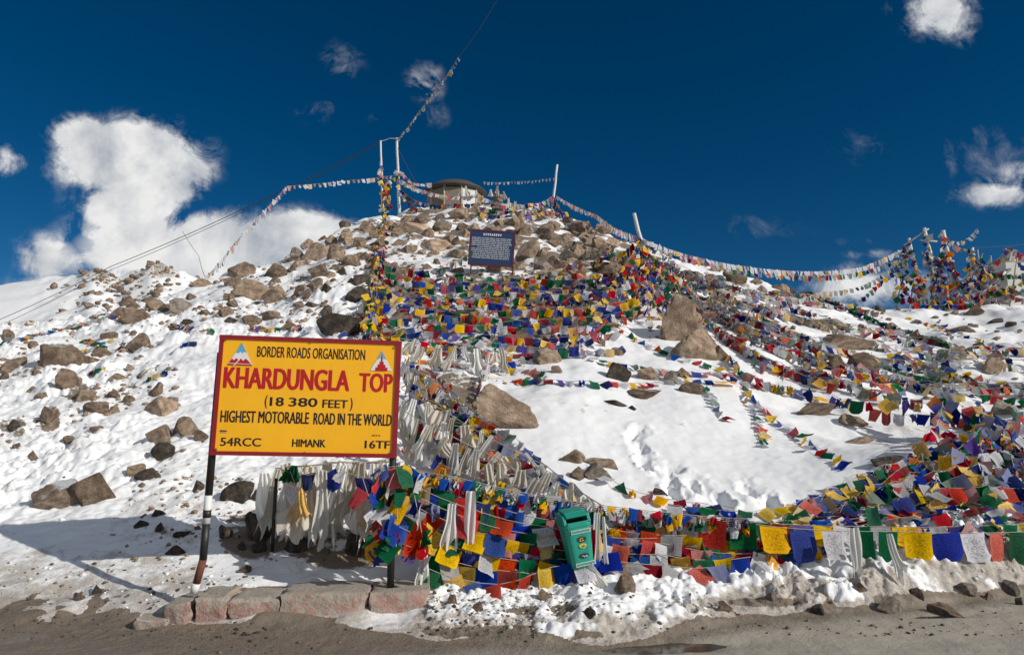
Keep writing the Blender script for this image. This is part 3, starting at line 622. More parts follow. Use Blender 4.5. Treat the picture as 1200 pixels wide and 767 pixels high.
L(t, M2(t, 'ADD', .28, M2(t, 'MULTIPLY', st, .4)), b.inputs['Roughness']); bump(t, b, noise(t, 2.2, 3), .18, .03)
P_LET = simple('red_lettering', (.46, .006, .012), .45, .1, 10); P_BLK = simple('black_lettering', (.012, .010, .010), .5, .1, 10)
P_WHT = simple('white_paint', (.72, .72, .70), .6, .12, 12); P_BLU = simple('sky_blue_paint', (.10, .38, .60), .5, .1, 10); P_GRY = simple('blue_grey_paint', (.28, .38, .46), .5, .1, 10)
P_NAV = simple('navy_notice_paint', (.016, .042, .12), .4, .15, 6); RUST = simple('rusty_iron', (.16, .055, .03), .85, .4, 25, bmp=.3); IRON = simple('black_painted_iron', (.022, .02, .02), .5, .3, 25, bmp=.1)
def text_mesh(s, bold=0.0):
    cu = bpy.data.curves.new('lettering', 'FONT'); cu.body = s; cu.size = 1; cu.offset = bold; cu.resolution_u = 3
    ob = bpy.data.objects.new('lettering', cu); COL.objects.link(ob); dg = bpy.context.evaluated_depsgraph_get(); dg.update()
    me = bpy.data.meshes.new_from_object(ob.evaluated_get(dg)); bpy.data.objects.remove(ob); bpy.data.curves.remove(cu); return me
def put_text(s, parent, W, H, u0, u1, v0, v1, mat, bold, y=-.0103, name='lettering'):
    me = text_mesh(s); co = np.array([v.co[:] for v in me.vertices]); lo, hi = co.min(0), co.max(0); fc = [tuple(p.vertices) for p in me.polygons]; bpy.data.meshes.remove(me)
    d = bold*(v1-v0)*H*1.7; nx = (co[:, 0]-lo[0])/(hi[0]-lo[0]); nz = (co[:, 1]-lo[1])/(hi[1]-lo[1]); m = MB(); k = 0
    for sx in (-1, -.33, .33, 1):          # a brush stroke thicker than the plain letter
        X = (u0-.5)*W+d+((u1-u0)*W-2*d)*nx+sx*d; Z = (.5-v1)*H+d*.5+((v1-v0)*H-d)*nz+sx*d*.5*(1 if k % 2 else -1)
        m.add([(x, y-.00025*k, z) for x, z in zip(X, Z)], fc); k += 1
    me = bpy.data.meshes.new(name); me.from_pydata(m.v, [], m.f); me.materials.append(mat); return link(name, me, parent)
TLp, TRp, BLp, BRp = pt(260,392,6.05), pt(469,400,6.24), pt(245,533,6.05), pt(466,536,6.24)
cen = (TLp+TRp+BLp+BRp)/4; xd = ((TRp-TLp)+(BRp-BLp)).normalized(); W = ((TRp-TLp).length+(BRp-BLp).length)/2; H = ((TLp-BLp).length+(TRp-BRp).length)/2
zup = ((TLp-BLp)+(TRp-BRp)).normalized(); zup = (zup-xd*zup.dot(xd)).normalized()
sign = empty('road_sign', (PL.x, PL.y, PTOP), 'big yellow painted road sign with maroon border on two posts', 'sign')
Rm = Matrix((xd, zup.cross(xd), zup)).transposed(); board_y = -.05
def sub(parent_obj, o, loc, R=None):
    o.parent = parent_obj; o.location = loc
    if R is not None: o.rotation_euler = R.to_euler()
    return o
BD = MB().box((0, 0, 0), (W, .018, H)).build('board', P_YEL); sub(sign, BD, cen-sign.location, Rm)
fr = MB(); bw = .036
fr.box((0, -.004, H/2-bw/2), (W+.008, .034, bw)); fr.box((0, -.004, -H/2+bw/2), (W+.008, .034, bw)); fr.box((-W/2+bw/2, -.003, 0), (bw, .036, H-2*bw-.001)); fr.box((W/2-bw*.6, -.003, 0), (bw*1.25, .036, H-2*bw-.001))
fr.build('border', P_RED, BD)
put_text('BORDER ROADS ORGANISATION', BD, W, H, .205, .80, .085, .178, P_BLK, .012)
put_text('KHARDUNGLA', BD, W, H, .036, .722, .268, .452, P_LET, .026); put_text('TOP', BD, W, H, .772, .962, .285, .452, P_LET, .026)
put_text('(', BD, W, H, .266, .281, .498, .61, P_BLK, .01); put_text('18', BD, W, H, .293, .37, .512, .588, P_BLK, .03); put_text('380', BD, W, H, .395, .552, .512, .588, P_BLK, .03)
put_text('FEET', BD, W, H, .578, .718, .522, .592, P_BLK, .026); put_text(')', BD, W, H, .73, .745, .502, .615, P_BLK, .01)
put_text('HIGHEST MOTORABLE', BD, W, H, .037, .512, .632, .732, P_BLK, .017); put_text('ROAD IN THE WORLD', BD, W, H, .535, .966, .634, .734, P_BLK, .017)
put_text('54RCC', BD, W, H, .047, .263, .855, .925, P_BLK, .022); put_text('HIMANK', BD, W, H, .428, .61, .857, .922, P_BLK, .026); put_text('16TF', BD, W, H, .822, .962, .857, .925, P_BLK, .03)
def poly(parent, name, pts_, mat, y):
    m = MB(); m.prism([((u-.5)*W, (.5-v)*H) for u, v in pts_], y, y-.0015); return m.build(name, mat, parent)
lg = [(.052, .252), (.187, .252), (.122, .06)]
poly(BD, 'emblem', lg, P_WHT, -.0125); poly(BD, 'emblem', [(.094,.145),(.122,.06),(.150,.145),(.138,.135),(.128,.15),(.118,.135),(.108,.15)], P_BLU, -.0145)
poly(BD, 'emblem', [(.052,.252),(.075,.198),(.086,.212),(.098,.192),(.110,.212),(.122,.195),(.134,.215),(.148,.195),(.160,.210),(.187,.252)], P_LET, -.0145)
poly(BD, 'emblem', [(.084,.255),(.090,.255),(.118,.205),(.113,.203)], P_WHT, -.0165); poly(BD, 'emblem', [(.060,.236),(.180,.240),(.181,.244),(.058,.241)], P_WHT, -.0168)
poly(BD, 'emblem', [(.832,.262),(.955,.262),(.895,.09)], P_WHT, -.0125); poly(BD, 'emblem', [(.868,.165),(.895,.09),(.922,.165),(.895,.15)], P_GRY, -.0145)
poly(BD, 'emblem', [(.862,.262),(.862,.235),(.874,.235),(.874,.21),(.884,.21),(.884,.185),(.891,.185),(.895,.12),(.899,.185),(.906,.185),(.906,.21),(.916,.21),(.916,.235),(.928,.235),(.928,.262)], P_LET, -.0165)
poly(BD, 'emblem', [(.892,.175),(.895,.115),(.899,.175)], P_NAV, -.0182)
poly(BD, 'paint_patch', [(.042,.795),(.078,.797),(.078,.805),(.042,.803)], P_BLK, -.0125); poly(BD, 'paint_patch', [(.044,.808),(.076,.810),(.076,.816),(.044,.814)], P_GRY, -.0125)
for k, (u0, u1) in enumerate(((.862, .876), (.882, .89), (.898, .906))): poly(BD, 'paint_patch', [(u0, .808), (u1, .81), (u1, .818), (u0, .816)], P_RED, -.0125)
for u, v in ((.03, .045), (.97, .05), (.03, .955), (.97, .955), (.5, .03), (.5, .97)):
    MB().tube([((u-.5)*W, -.02, (.5-v)*H), ((u-.5)*W, -.027, (.5-v)*H)], .011, 8).build('bolt', RUST, BD)
# posts, set behind the board
lp_top = BLp.lerp(TLp, .85)+xd*.0+Rm@Vector((-.005, .045, 0)); base = PL+Vector((0, .03, 0)); base.z = PTOP+.005
def seg(a, b_, r, name, mat): return MB().tube([a-sign.location, b_-sign.location], r, 10).build(name, mat, sign, True)
def along(py): 
    p = pt(0, py, 6.08).z; return p
knee = Vector((pt(238, 655, 6.08).x, 6.08, pt(238, 655, 6.08).z))
top = Vector((lp_top.x, lp_top.y, lp_top.z))
post = empty('post', (0, 0, 0), None, None); post.parent = sign; 
def pseg(a, b_, mat, r=.032):
    m = MB().tube([a-sign.location, b_-sign.location], r, 12); o = m.build('post_band', mat, post, True); return o
def onp(f): return knee.lerp(top, f)
zf = lambda py: (pt(240, py, 6.08).z-knee.z)/(top.z-knee.z)
foot = Vector((base.x-.0, base.y+.02, PTOP-.02))
pseg(foot, foot.lerp(knee, .30), P_WHT, .034); pseg(foot.lerp(knee, .30), knee, RUST); pseg(knee, onp(zf(613)), IRON); pseg(onp(zf(613)), onp(zf(580)), P_WHT, .033); pseg(onp(zf(606)), onp(zf(597)), IRON, .0345); pseg(onp(zf(580)), top, IRON)
rp_top = BRp.lerp(TRp, .85)+Rm@Vector((-.05, .045, 0)); rb = PR+Vector((0, .03, 0)); rb.z = PTOP-.02
post2 = MB().tube([rb-sign.location, rb.lerp(rp_top, .5)-sign.location, rp_top-sign.location], .032, 12).build('post', IRON, sign, True)

# ---- cracked concrete plinth of separate blocks
cm, t, b = new_mat('flaking_red_concrete')
ge = N(t, 'ShaderNodeNewGeometry'); sn = N(t, 'ShaderNodeSeparateXYZ'); L(t, ge.outputs['Normal'], sn.inputs[0]); oi = N(t, 'ShaderNodeObjectInfo')
n1 = noise(t, 5, 6, .7); n2 = noise(t, 26, 5, .65); n3 = noise(t, 3.2, 3, .5, off=None)
conc = mixc(t, n1, (.26, .22, .175), (.46, .41, .35)); conc = mixc(t, M2(t, 'MULTIPLY', M2(t, 'SUBTRACT', n2, .5), 3, clamp=True), conc, (.20, .16, .12))
redp = mixc(t, n2, (.30, .10, .075), (.45, .20, .165))
fr_ = M2(t, 'MULTIPLY', M2(t, 'LESS_THAN', sn.outputs[2], .5), M2(t, 'MULTIPLY', M2(t, 'SUBTRACT', M2(t, 'ADD', M2(t, 'MULTIPLY', n1, .55), M2(t, 'MULTIPLY', n2, .45)), .455), 9, clamp=True))
L(t, mixc(t, M2(t, 'MULTIPLY', fr_, .6), conc, redp), b.inputs['Base Color']); b.inputs['Roughness'].default_value = .92; bump(t, b, M2(t, 'ADD', n2, n1), .6, .03)
plinth = empty('concrete_plinth', (PL.x, PL.y, 0), 'low cracked concrete plinth with flaking red paint under the yellow sign', 'plinth')
plinth.rotation_euler = (0, 0, math.atan2(PDIR.y, PDIR.x))
def plx(px, py=715):   # along-plinth coordinate of a pixel column on its front face
    d = ray(px, py); n = PNRM; o0 = PL - PNRM*.17; tt = (Vector((o0.x, o0.y, 0))-Vector((0, 0, 0))).dot(n)/(d[0]*n.x+d[1]*n.y); p = Vector((d[0]*tt, d[1]*tt, 0)); return (p-Vector((PL.x, PL.y, 0))).dot(PDIR)
def chunk(x0, x1, y0, y1, z0, z1, seed, name='block', drop=0.0, tilt=0.0):
    bm = bmesh.new(); bmesh.ops.create_cube(bm, size=1); bmesh.ops.subdivide_edges(bm, edges=bm.edges[:], cuts=11, use_grid_fill=True)
    for v in bm.verts:
        c = v.co.copy(); x = x0+(c.x+.5)*(x1-x0); y = y0+(c.y+.5)*(y1-y0); z = z0+(c.z+.5)*(z1-z0)
        n = Vector((float(fbm(np.array(x*7+seed), np.array(z*9+y*6), 3, seed)), float(fbm(np.array(x*6-seed), np.array(y*7+z*8), 3, seed+3)), float(fbm(np.array(x*5+y*4), np.array(seed+z*5), 3, seed+6))))
        edge_ = max(abs(c.x), 0)*2; k = .016+.010*(edge_ > .9)+.012*(abs(c.z) > .45 and c.y < -.45)
        rnd = .008 if (abs(c.x) > .45)+(c.y < -.45)+(c.z > .45) >= 2 else 0
        v.co = Vector((x, y, z))+n*k*1.6+Vector((-rnd*math.copysign(1, c.x)*(abs(c.x) > .45), rnd*(c.y < -.45), -rnd*(c.z > .45)))
        v.co.z += tilt*(x-(x0+x1)/2)-drop
    me = bpy.data.meshes.new(name); bm.to_mesh(me); bm.free(); me.materials.append(cm); me.polygons.foreach_set('use_smooth', [True]*len(me.polygons))
    if hasattr(me, 'set_sharp_from_angle'): me.set_sharp_from_angle(angle=math.radians(40))
    return link(name, me, plinth)
edges_ = [plx(193), plx(224), plx(264), plx(329), plx(431), plx(502)]
for k in range(5):
    gap = (.004, .006, .012, .002, .002, .0)[k]
    chunk(edges_[k]+gap, edges_[k+1]-.006, -.17, .25+.05*(k % 2), -.10, PTOP-(.05 if k == 0 else .012*(k % 3)), 11+k*13, drop=.0, tilt=(.05, .01, .0, .01, .0)[k])
chunk(plx(158), plx(196), -.20, -.02, -.06, .085, 77, 'broken_block', tilt=-.12)

# ---- thin black post behind the sign
g = hit(319, 645); po = MB().tube([(0, 0, -.08), (.0, 0, .35), (.005, 0, pt(319, 560, g.y).z-g.z)], .018, 8).build('iron_post', IRON, None, True, loc=g); tag(po, 'thin black iron post standing in snow behind the yellow sign', 'post')

# ================================================================ BLUE NOTICE BOARD
NB = hit(577, 318); ny = NB.y-.25
ntl, ntr, nbl, nbr = pt(550,268,ny), pt(603,271,ny), pt(550,310,ny), pt(602,314,ny)
nc_ = (ntl+ntr+nbl+nbr)/4; nW = (ntr-ntl).length; nH = (ntl-nbl).length; nx_ = (ntr-ntl+nbr-nbl).normalized(); nz_ = (ZUP-nx_*ZUP.dot(nx_)).normalized()
notice = empty('notice_board', (nc_.x, ny, float(TZ(nc_.x, ny))), 'dark blue notice board with white lines of writing near the summit', 'notice board')
nb = MB().box((0, 0, 0), (nW, .02, nH)).build('board', P_NAV); sub(notice, nb, nc_-notice.location, Matrix((nx_, nz_.cross(nx_), nz_)).transposed())
f2 = MB(); q = .05
f2.box((0, -.004, nH/2-q/2), (nW, .03, q)); f2.box((0, -.004, -nH/2+q/2), (nW, .03, q)); f2.box((-nW/2+q/2, -.004, 0), (q, .032, nH-2*q)); f2.box((nW/2-q/2, -.004, 0), (q, .032, nH-2*q)); f2.build('border', simple('dull_plum_border', (.10, .012, .03), .5, .2, 8), nb)
r_ = random.Random(3)
def marks(v, h, u0, u1, letter, gapw, name):
    m = MB(); u = u0
    while u < u1:                       # rows of weathered strokes, too small in the photograph to read
        wl = r_.randint(2, 8)
        for _ in range(wl):
            if u > u1: break
            c0 = (u-.5)*nW; hh_ = h*nH*r_.uniform(.75, 1)
            m.box((c0, -.0125, (.5-v)*nH), (letter*.45*nW, .004, hh_)); m.box((c0+letter*.33*nW, -.0126, (.5-v)*nH+r_.choice((-.4, 0, .4))*hh_), (letter*.3*nW, .004, hh_*.25)); u += letter
        u += gapw
    m.build(name, P_WHT, nb)
marks(.13, .07, .31, .70, .046, .0, 'title_row')
for k in range(12):
    if k == 5: marks(.235+k*.05, .031, .2, .86, .017, .012, 'text_row')
    else: marks(.235+k*.05, .031, .06, .94-.06*r_.random(), .017, .012, 'text_row')
for sx, top_ in ((-1, .2), (1, .2)):
    x = sx*(nW/2-.06); wp = nc_+nx_*x; gz = float(TZ(wp.x, ny+.03)); MB().tube([Vector((wp.x, ny+.035, gz-.15))-notice.location, Vector((wp.x, ny+.035, nc_.z+nH*.4))-notice.location], .022, 8).build('post', RUST, notice, True)

# ================================================================ GREEN BIN
BINM = simple('teal_green_plastic', (.012, .27, .20), .36, .08, 5); DARK = simple('dark_inside', (.008, .02, .016), .8, .1, 5); STK_Y = simple('yellow_sticker', (.62, .45, .03), .5, .3, 60); STK_W = simple('pale_sticker', (.48, .55, .50), .5, .4, 60)
bb = pt(681, 663, 6.5); bs_ = to_px(bb)[2]/FPX
bin_ = empty('litter_bin', (bb.x, bb.y, float(TZ(bb.x, bb.y))), 'tilted teal green litter bin on a rusty post among the flags', 'bin')
Rb = Matrix.Rotation(math.radians(-9), 3, 'Y') @ Matrix.Rotation(math.radians(14), 3, 'Z')
off = bb-bin_.location
def rounded(w, d, r, n=4):
    p = []
    for cx, cy, a0 in ((w/2-r, d/2-r, 0), (-w/2+r, d/2-r, 90), (-w/2+r, -d/2+r, 180), (w/2-r, -d/2+r, 270)):
        for k in range(n+1): a = math.radians(a0+90*k/n); p.append((cx+r*math.cos(a), cy+r*math.sin(a)))
    return p
def loft(secs):
    m = MB(); n = len(secs[0][0]); v = []; f = []
    for (p, z) in secs: v += [(x, y, z if not callable(z) else z(x, y)) for x, y in p]
    for i in range(len(secs)-1): f += [(i*n+k, i*n+(k+1) % n, (i+1)*n+(k+1) % n, (i+1)*n+k) for k in range(n)]
    f += [tuple(range(n))[::-1], tuple((len(secs)-1)*n+k for k in range(n))]; return m.add(v, f)
bw_, bd_ = 42*bs_*.80, .23; bh = 46*bs_
body = loft([(rounded(bw_*.74, bd_*.74, .05), 0), (rounded(bw_*.80, bd_*.86, .05), .03), (rounded(bw_, bd_, .055), bh), (rounded(bw_*1.04, bd_*1.04, .055), bh+.004), (rounded(bw_*1.04, bd_*1.04, .055), bh+.03)]).build('body', BINM, None, False, bevel=.006)
sub(bin_, body, off, Rb)
# hood: two cheeks and a sloping back roof round the front opening
hd = MB(); zt = bh+.03; ht = .11
prof = [(bd_*.52, zt), (bd_*.52, zt+ht*.95), (bd_*.18, zt+ht), (-bd_*.34, zt+ht*.72), (-bd_*.46, zt+.012), (-bd_*.46, zt)]
for sx in (-1, 1):
    x0 = sx*bw_*.5; v = [(x0, y, z) for y, z in prof]+[(x0-sx*.03, y, z) for y, z in prof]; n = len(prof); hd.add(v, [tuple(range(n)), tuple(range(2*n-1, n-1, -1))]+[(i, (i+1) % n, (i+1) % n+n, i+n) for i in range(n)])
hd.box((0, bd_*.50, zt+ht*.47), (bw_-.062, .02, ht*.93)); hd.box((0, bd_*.13, zt+ht*.97), (bw_-.061, bd_*.72, .022), Matrix.Rotation(math.radians(9), 3, 'X')); hd.box((0, -bd_*.33, zt+ht*.70), (bw_-.061, .05, .024), Matrix.Rotation(math.radians(30), 3, 'X')); hd.box((0, -bd_*.46, zt+.004), (bw_-.06, .022, .03))
hood = hd.build('hood', BINM, body, False, bevel=.006)
MB().box((0, bd_*.02, zt+.006), (bw_-.07, bd_*.86, .008)).build('opening', DARK, body)
fy = -bd_*.5
def sticker(x, z, w, h, mat, name='sticker', y=None):
    k = (z/bh); yy = -(bd_*(.90+.10*k))/2-.004; return MB().box((x, yy, z), (w, .003, h)).build(name, mat, body)
def text_band(z, w, h):
    s = sticker(.015, z, w, h, STK_W); m = MB(); u = -w/2+.012
    while u < w/2-.01: m.box((.015+u, -(bd_*(.90+.10*z/bh))/2-.0065, z), (.008, .002, h*.55)); u += .0125
    m.build('sticker_strokes', BINM, s)
text_band(bh*.90, .19, .036); text_band(bh*.10, .19, .034)
def blob_st(z, w, h, mat, dark):
    k = z/bh; yy = -(bd_*(.90+.10*k))/2-.004; n = 14; p = [(.012+w/2*math.cos(6.283*i/n)*(1+.12*math.sin(3*6.283*i/n)), z+h/2*math.sin(6.283*i/n)) for i in range(n)]
    m = MB(); m.prism(p, yy, yy-.002); s = m.build('sticker', mat, body); q = MB()
    for i in range(4): q.box((.012+w*.55*(r_.random()-.5), yy-.0035, z+h*.5*(r_.random()-.5)), (w*r_.uniform(.15, .4), .002, h*r_.uniform(.1, .25)), Matrix.Rotation(r_.uniform(-.7, .7), 3, 'Y'))
    q.build('sticker_strokes', dark, s)
blob_st(bh*.70, .082, .052, P_BLK, STK_Y); blob_st(bh*.54, .072, .044, STK_Y, BINM); blob_st(bh*.30, .088, .044, P_BLK, STK_W)
pb = off+Rb@Vector((.035, .06, bh*.3)); gz = float(TZ(pb.x+bin_.location.x, pb.y+bin_.location.y))-bin_.location.z
MB().tube([(pb.x+.025, pb.y, gz-.1), (pb.x+.02, pb.y, 0), (pb.x, pb.y, pb.z)], .022, 8).build('post', RUST, bin_, True)

# ================================================================ SUMMIT SHRINE, POLES, WHITE HUT
WOOD = simple('bleached_timber', (.42, .38, .33), .85, .25, 30, bmp=.2); WHITEPOLE = simple('flaking_white_pole', (.62, .62, .60), .7, .25, 40); SLATE = simple('dark_roof_felt', (.07, .055, .045), .8, .25, 15); PANEL = simple('weathered_panel', (.24, .185, .14), .85, .3, 12, bmp=.2)
DULLW = simple('dull_whitewash', (.60, .60, .56), .85, .2, 10)
sg = hit(532, 243); sy = sg.y; sw = (pt(567, 235, sy)-pt(498, 235, sy)).length; sb = pt(532, 246, sy); zt0 = pt(532, 222, sy).z; zt1 = pt(532, 209, sy).z
shr = empty('summit_shrine', (sb.x, sy+.6, sb.z-.2), 'small round stone shrine with low dark domed roof on the summit', 'shrine'); o0 = shr.location
n = 10; R_ = sw/2*.93; hw = zt0-o0.z
for k in range(n):
    a0, a1 = 2*math.pi*k/n, 2*math.pi*(k+1)/n; p0 = Vector((R_*math.cos(a0), R_*math.sin(a0), 0)); p1 = Vector((R_*math.cos(a1), R_*math.sin(a1), 0)); mid_ = (p0+p1)/2; rz = math.atan2((p1-p0).y, (p1-p0).x)
    MB().tube([p0, p0+Vector((0, 0, hw))], .06, 8).build('pillar', WOOD, shr, True)
    MB().box(mid_+Vector((0, 0, hw*.45)), ((p1-p0).length-.13, .05, hw*.88), Matrix.Rotation(rz, 3, 'Z')).build('wall_panel', DULLW if k == 8 else PANEL, shr)
v = [(0, 0, zt1-o0.z)]; f = []
rings = [(.35, .93), (.7, .66), (.95, .28), (1.10, 0.0), (1.10, -.06)]; m_ = 24
for rr_, hz in rings: v += [(sw/2*rr_*math.cos(6.2832*k/m_), sw/2*rr_*math.sin(6.2832*k/m_), hw+(zt1-zt0)*hz) for k in range(m_)]
f += [(0, 1+k, 1+(k+1) % m_) for k in range(m_)]
for i in range(len(rings)-1): f += [(1+i*m_+k, 1+(i+1)*m_+k, 1+(i+1)*m_+(k+1) % m_, 1+i*m_+(k+1) % m_) for k in range(m_)]
f.append(tuple(1+(len(rings)-1)*m_+k for k in range(m_))); MB().add(v, f).build('roof', SLATE, shr, True)
MB().tube([(0, 0, zt1-o0.z-.02), (0, 0, zt1-o0.z+.16)], .05, 8).build('finial', SLATE, shr, True)

def pole(bx, by, tx, ty, label, Y=None, r=.035, mat=None, name='flag_pole', ytop=0.0, sink=.4):
    g = hit(bx, by) if Y is None else pt(bx, by, Y); top = pt(tx, ty, g.y+ytop); gz = min(g.z, float(TZ(g.x, g.y))); d = (g-top).normalized()
    bot = g if Y is None else Vector((g.x, g.y, max(g.z, -9)))
    if Y is not None and g.z > gz+.02 and abs(d.z) > .3: bot = g+d*((g.z-gz)/abs(d.z))
    bot = bot+d*sink
    pts_ = [bot.lerp(top, k/6)+Vector((.012*math.sin(k*2.1), .01*math.cos(k*1.3), 0))*(0 < k < 6) for k in range(7)]
    o = MB().tube([p-bot for p in pts_], [r*(1.1-.25*k/6) for k in range(7)], 8).build(name, mat or WHITEPOLE, None, True, loc=bot)
    tag(o, label, 'pole', 'prayer flag poles'); return g, top
gA, topA = pole(468, 252, 465, 162, 'tallest white flag pole on the summit left of the shrine', r=.075)
gB, topB = pole(449, 258, 446, 165, 'thinner white pole just left of the tallest summit pole', r=.05)
gC, topC = pole(647, 242, 653, 193, 'white pole leaning right at the right end of the summit', r=.065)
YP = hit(765, 352).y-.4
gD, topD = pole(768, 345, 743, 250, 'white pole leaning left out of the big bunch of flags', Y=YP, r=.062)
CY = 25.0
CL = [(1083,352,1065,279,.06,'leftmost pole'),(1104,350,1083,267,.07,'tallest leaning pole'),(1122,352,1105,270,.085,'thick square pole'),(1134,352,1140,290,.05,'short upright pole'),(1100,352,1108,300,.045,'thin crossing pole'),(1158,350,1178,318,.05,'low slanting pole'),(1112,356,1136,322,.045,'stubby slanting pole')]
CP_ = []
rp = random.Random(5)
CL += [(1050+k*13+rp.uniform(-4, 4), 354, 1052+k*13+rp.uniform(-14, 14), rp.uniform(292, 326), .028, f'{ORD[k]} thin stick') for k in range(11)]
for (bx, by, tx, ty, r, nm) in CL: CP_.append(pole(bx, by, tx, ty, f'{nm} in the cluster of weathered poles on the right skyline', Y=CY, r=r, mat=WOOD if 'stick' in nm else WHITEPOLE, name='leaning_pole'))
def bar(a, b_, label):
    A, Bq = pt(*a, CY-.1), pt(*b_, CY-.1); o = MB().tube([A-A, Bq-A], .035, 6).build('cross_bar', WOOD, None, True, loc=A); tag(o, label, 'bar', 'cross bars on the poles')
bar((1060, 287), (1088, 268), 'short cross bar joining the tops of the two left leaning poles'); bar((1078, 281), (1098, 283), 'level cross bar high on the tallest leaning pole'); bar((1094, 302), (1118, 306), 'lower cross bar between the leaning poles'); bar((1130, 340), (1168, 334), 'timber bar lying among flags at the foot of the pole cluster')
hy = 26.0; h0 = pt(1184, 350, hy); hut = empty('white_hut', (h0.x, hy, float(TZ(h0.x, hy))), 'small whitewashed hut with grey roof at the right edge behind flags', 'hut'); zb = h0.z-hut.location.z-.4; ztp = pt(1184, 305, hy).z-hut.location.z; wx = (pt(1222, 330, hy)-pt(1179, 330, hy)).length
MB().box((wx*.45, .4, (zb+ztp)/2), (wx, .9, ztp-zb)).build('wall', DULLW, hut); MB().add([(-.85, -.25, ztp-.95), (-.02, -.25, ztp-.35), (-.02, 1.1, ztp-.35), (-.85, 1.1, ztp-.95), (-.85, -.25, ztp-1.05), (-.02, -.25, ztp-.45), (-.02, 1.1, ztp-.45), (-.85, 1.1, ztp-1.05)], [(0,1,2,3),(7,6,5,4),(0,4,5,1),(1,5,6,2),(2,6,7,3),(3,7,4,0)]).build('lean_to_roof', simple('grey_tin', (.22, .22, .21), .6, .2, 8), hut)
MB().box((wx*.45, .4, ztp+.03), (wx+.12, 1.05, .06)).build('roof_slab', SLATE, hut); MB().box((wx*.5, -.06, ztp-.75), (.4, .03, .45)).build('opening', DARK, hut)
# stone cairn wrapped in scarves beside the shrine
cg = hit(583, 250); cz_ = pt(583, 221, cg.y-.2).z-cg.z
cairn = empty('summit_cairn', (cg.x, cg.y, cg.z), 'narrow stone cairn with pale scarf tuft right of the summit shrine', 'cairn')
zz = -.1; k = 0
while zz < cz_*.86:
    s = .42*(1-.6*zz/cz_); o = link('stone', rock_data('g', k % 9, 1), cairn); o.scale = (s, s*.9, .16); o.location = (.05*math.sin(k*2), 0, zz+.1); o.rotation_euler = (.1, .1*math.cos(k), k*1.7); zz += .21; k += 1
# ================================================================ PRAYER FLAGS AND SCARVES
FLAGV = []
def flag_variant(seed):
    r = np.random.default_rng(seed); nx, nz = 5, 4; u, w = np.meshgrid(np.linspace(0, 1, nx+1), np.linspace(0, 1, nz+1)); x = u-.5; z = -w.copy(); y = np.zeros_like(x)
    st = seed % 14; ph = r.uniform(0, 6.28); x *= .96
    y += .055*np.sin(u*r.uniform(4, 8)+ph)*(.3+w) + .03*np.sin(w*5+ph)
    z += .025*np.sin(u*3.14)*(-1)*(1-w)                      # top edge sags between its corners
    if 5 <= st <= 7: y += r.choice((-1, 1))*.38*w**1.5; z += .10*w*w; x += r.uniform(-.25, .25)*w
    elif st in (8, 9): x = x*(1-.45*w)+.16*w*r.choice((-1, 1)); y += .12*np.sin(u*13+ph)*w
    elif st == 10: z = z*(.55+.6*u); x += .12*w*(1-u)
    elif st == 11: z = z*(1.1-.6*u); x -= .12*w*u
    elif st in (12, 13): x = x*(.5+.1*np.sin(w*4+ph)); z = z*.72+.06*np.sin(u*9); y += .17*np.sin(u*9+w*5+ph)
    else: x += r.uniform(-.10, .10)*w; y += r.uniform(-.12, .12)*w; z *= r.uniform(.88, 1.05); z[-1, 0] += r.uniform(0, .22); z[-1, -1] += r.uniform(0, .22); y[-1, 0] += r.uniform(-.15, .1)
    P = np.stack([x, y, z], -1).reshape(-1, 3); F = [(j*(nx+1)+i, (j+1)*(nx+1)+i, (j+1)*(nx+1)+i+1, j*(nx+1)+i+1) for j in range(nz) for i in range(nx)]
    UV = np.stack([u, 1-w], -1).reshape(-1, 2); return P, F, UV
for s in range(14): FLAGV.append(flag_variant(s+28))
_FM = {}
def uv_fill(me, UVv):
    l = me.uv_layers.new(name='UVMap'); vi = np.empty(len(me.loops), np.int32); me.loops.foreach_get('vertex_index', vi); l.data.foreach_set('uv', UVv[vi].astype(np.float32).ravel())
def flag_mesh(col, v):
    if (col, v) not in _FM:
        P, F, UV = FLAGV[v]; me = bpy.data.meshes.new('flag'); me.from_pydata(P.tolist(), [], F); uv_fill(me, UV); me.materials.append(CLOTH[col]); me.polygons.foreach_set('use_smooth', [True]*len(me.polygons)); _FM[(col, v)] = me
    return _FM[(col, v)]
PAL = {'bright': ['blue', 'white', 'red', 'green', 'yellow'], 'mixed': ['blue', 'white', 'red', 'green', 'yellow', 'navy', 'white', 'crimson', 'green', 'yellow', 'blue', 'f_white', 'red', 'green', 'purple', 'yellow', 'navy', 'f_red', 'f_yellow', 'f_blue', 'grey'],
       'deep': ['navy', 'purple', 'crimson', 'green', 'yellow', 'blue', 'white', 'red', 'green', 'f_yellow'], 'faded': ['f_blue', 'f_white', 'f_red', 'f_green', 'f_yellow', 'grey', 'white', 'f_green', 'f_yellow', 'f_white', 'grey', 'navy', 'crimson'],
       'half': ['f_blue', 'white', 'red', 'f_green', 'yellow', 'blue', 'grey', 'f_red', 'f_green', 'yellow', 'green', 'crimson', 'f_white', 'navy', 'orange', 'white'],
       'green': ['green', 'f_green', 'green', 'green', 'navy'], 'white': ['white', 'f_white', 'grey', 'f_white', 'white', 'f_yellow', 'f_red'], 'warm': ['yellow', 'yellow', 'green', 'red', 'f_yellow', 'white', 'orange', 'blue', 'yellow', 'f_green']}
NFLAG = [0]; SR = random.Random(11)
def resample(P, step):
    P = [Vector(p) for p in P]; d = [0]
    for a, b_ in zip(P[:-1], P[1:]): d.append(d[-1]+(b_-a).length)
    n = max(2, int(d[-1]/step)+1); out = []
    xs = np.linspace(0, d[-1], n); A = np.array([p[:] for p in P])
    return [Vector((np.interp(s, d, A[:, 0]), np.interp(s, d, A[:, 1]), np.interp(s, d, A[:, 2]))) for s in xs]
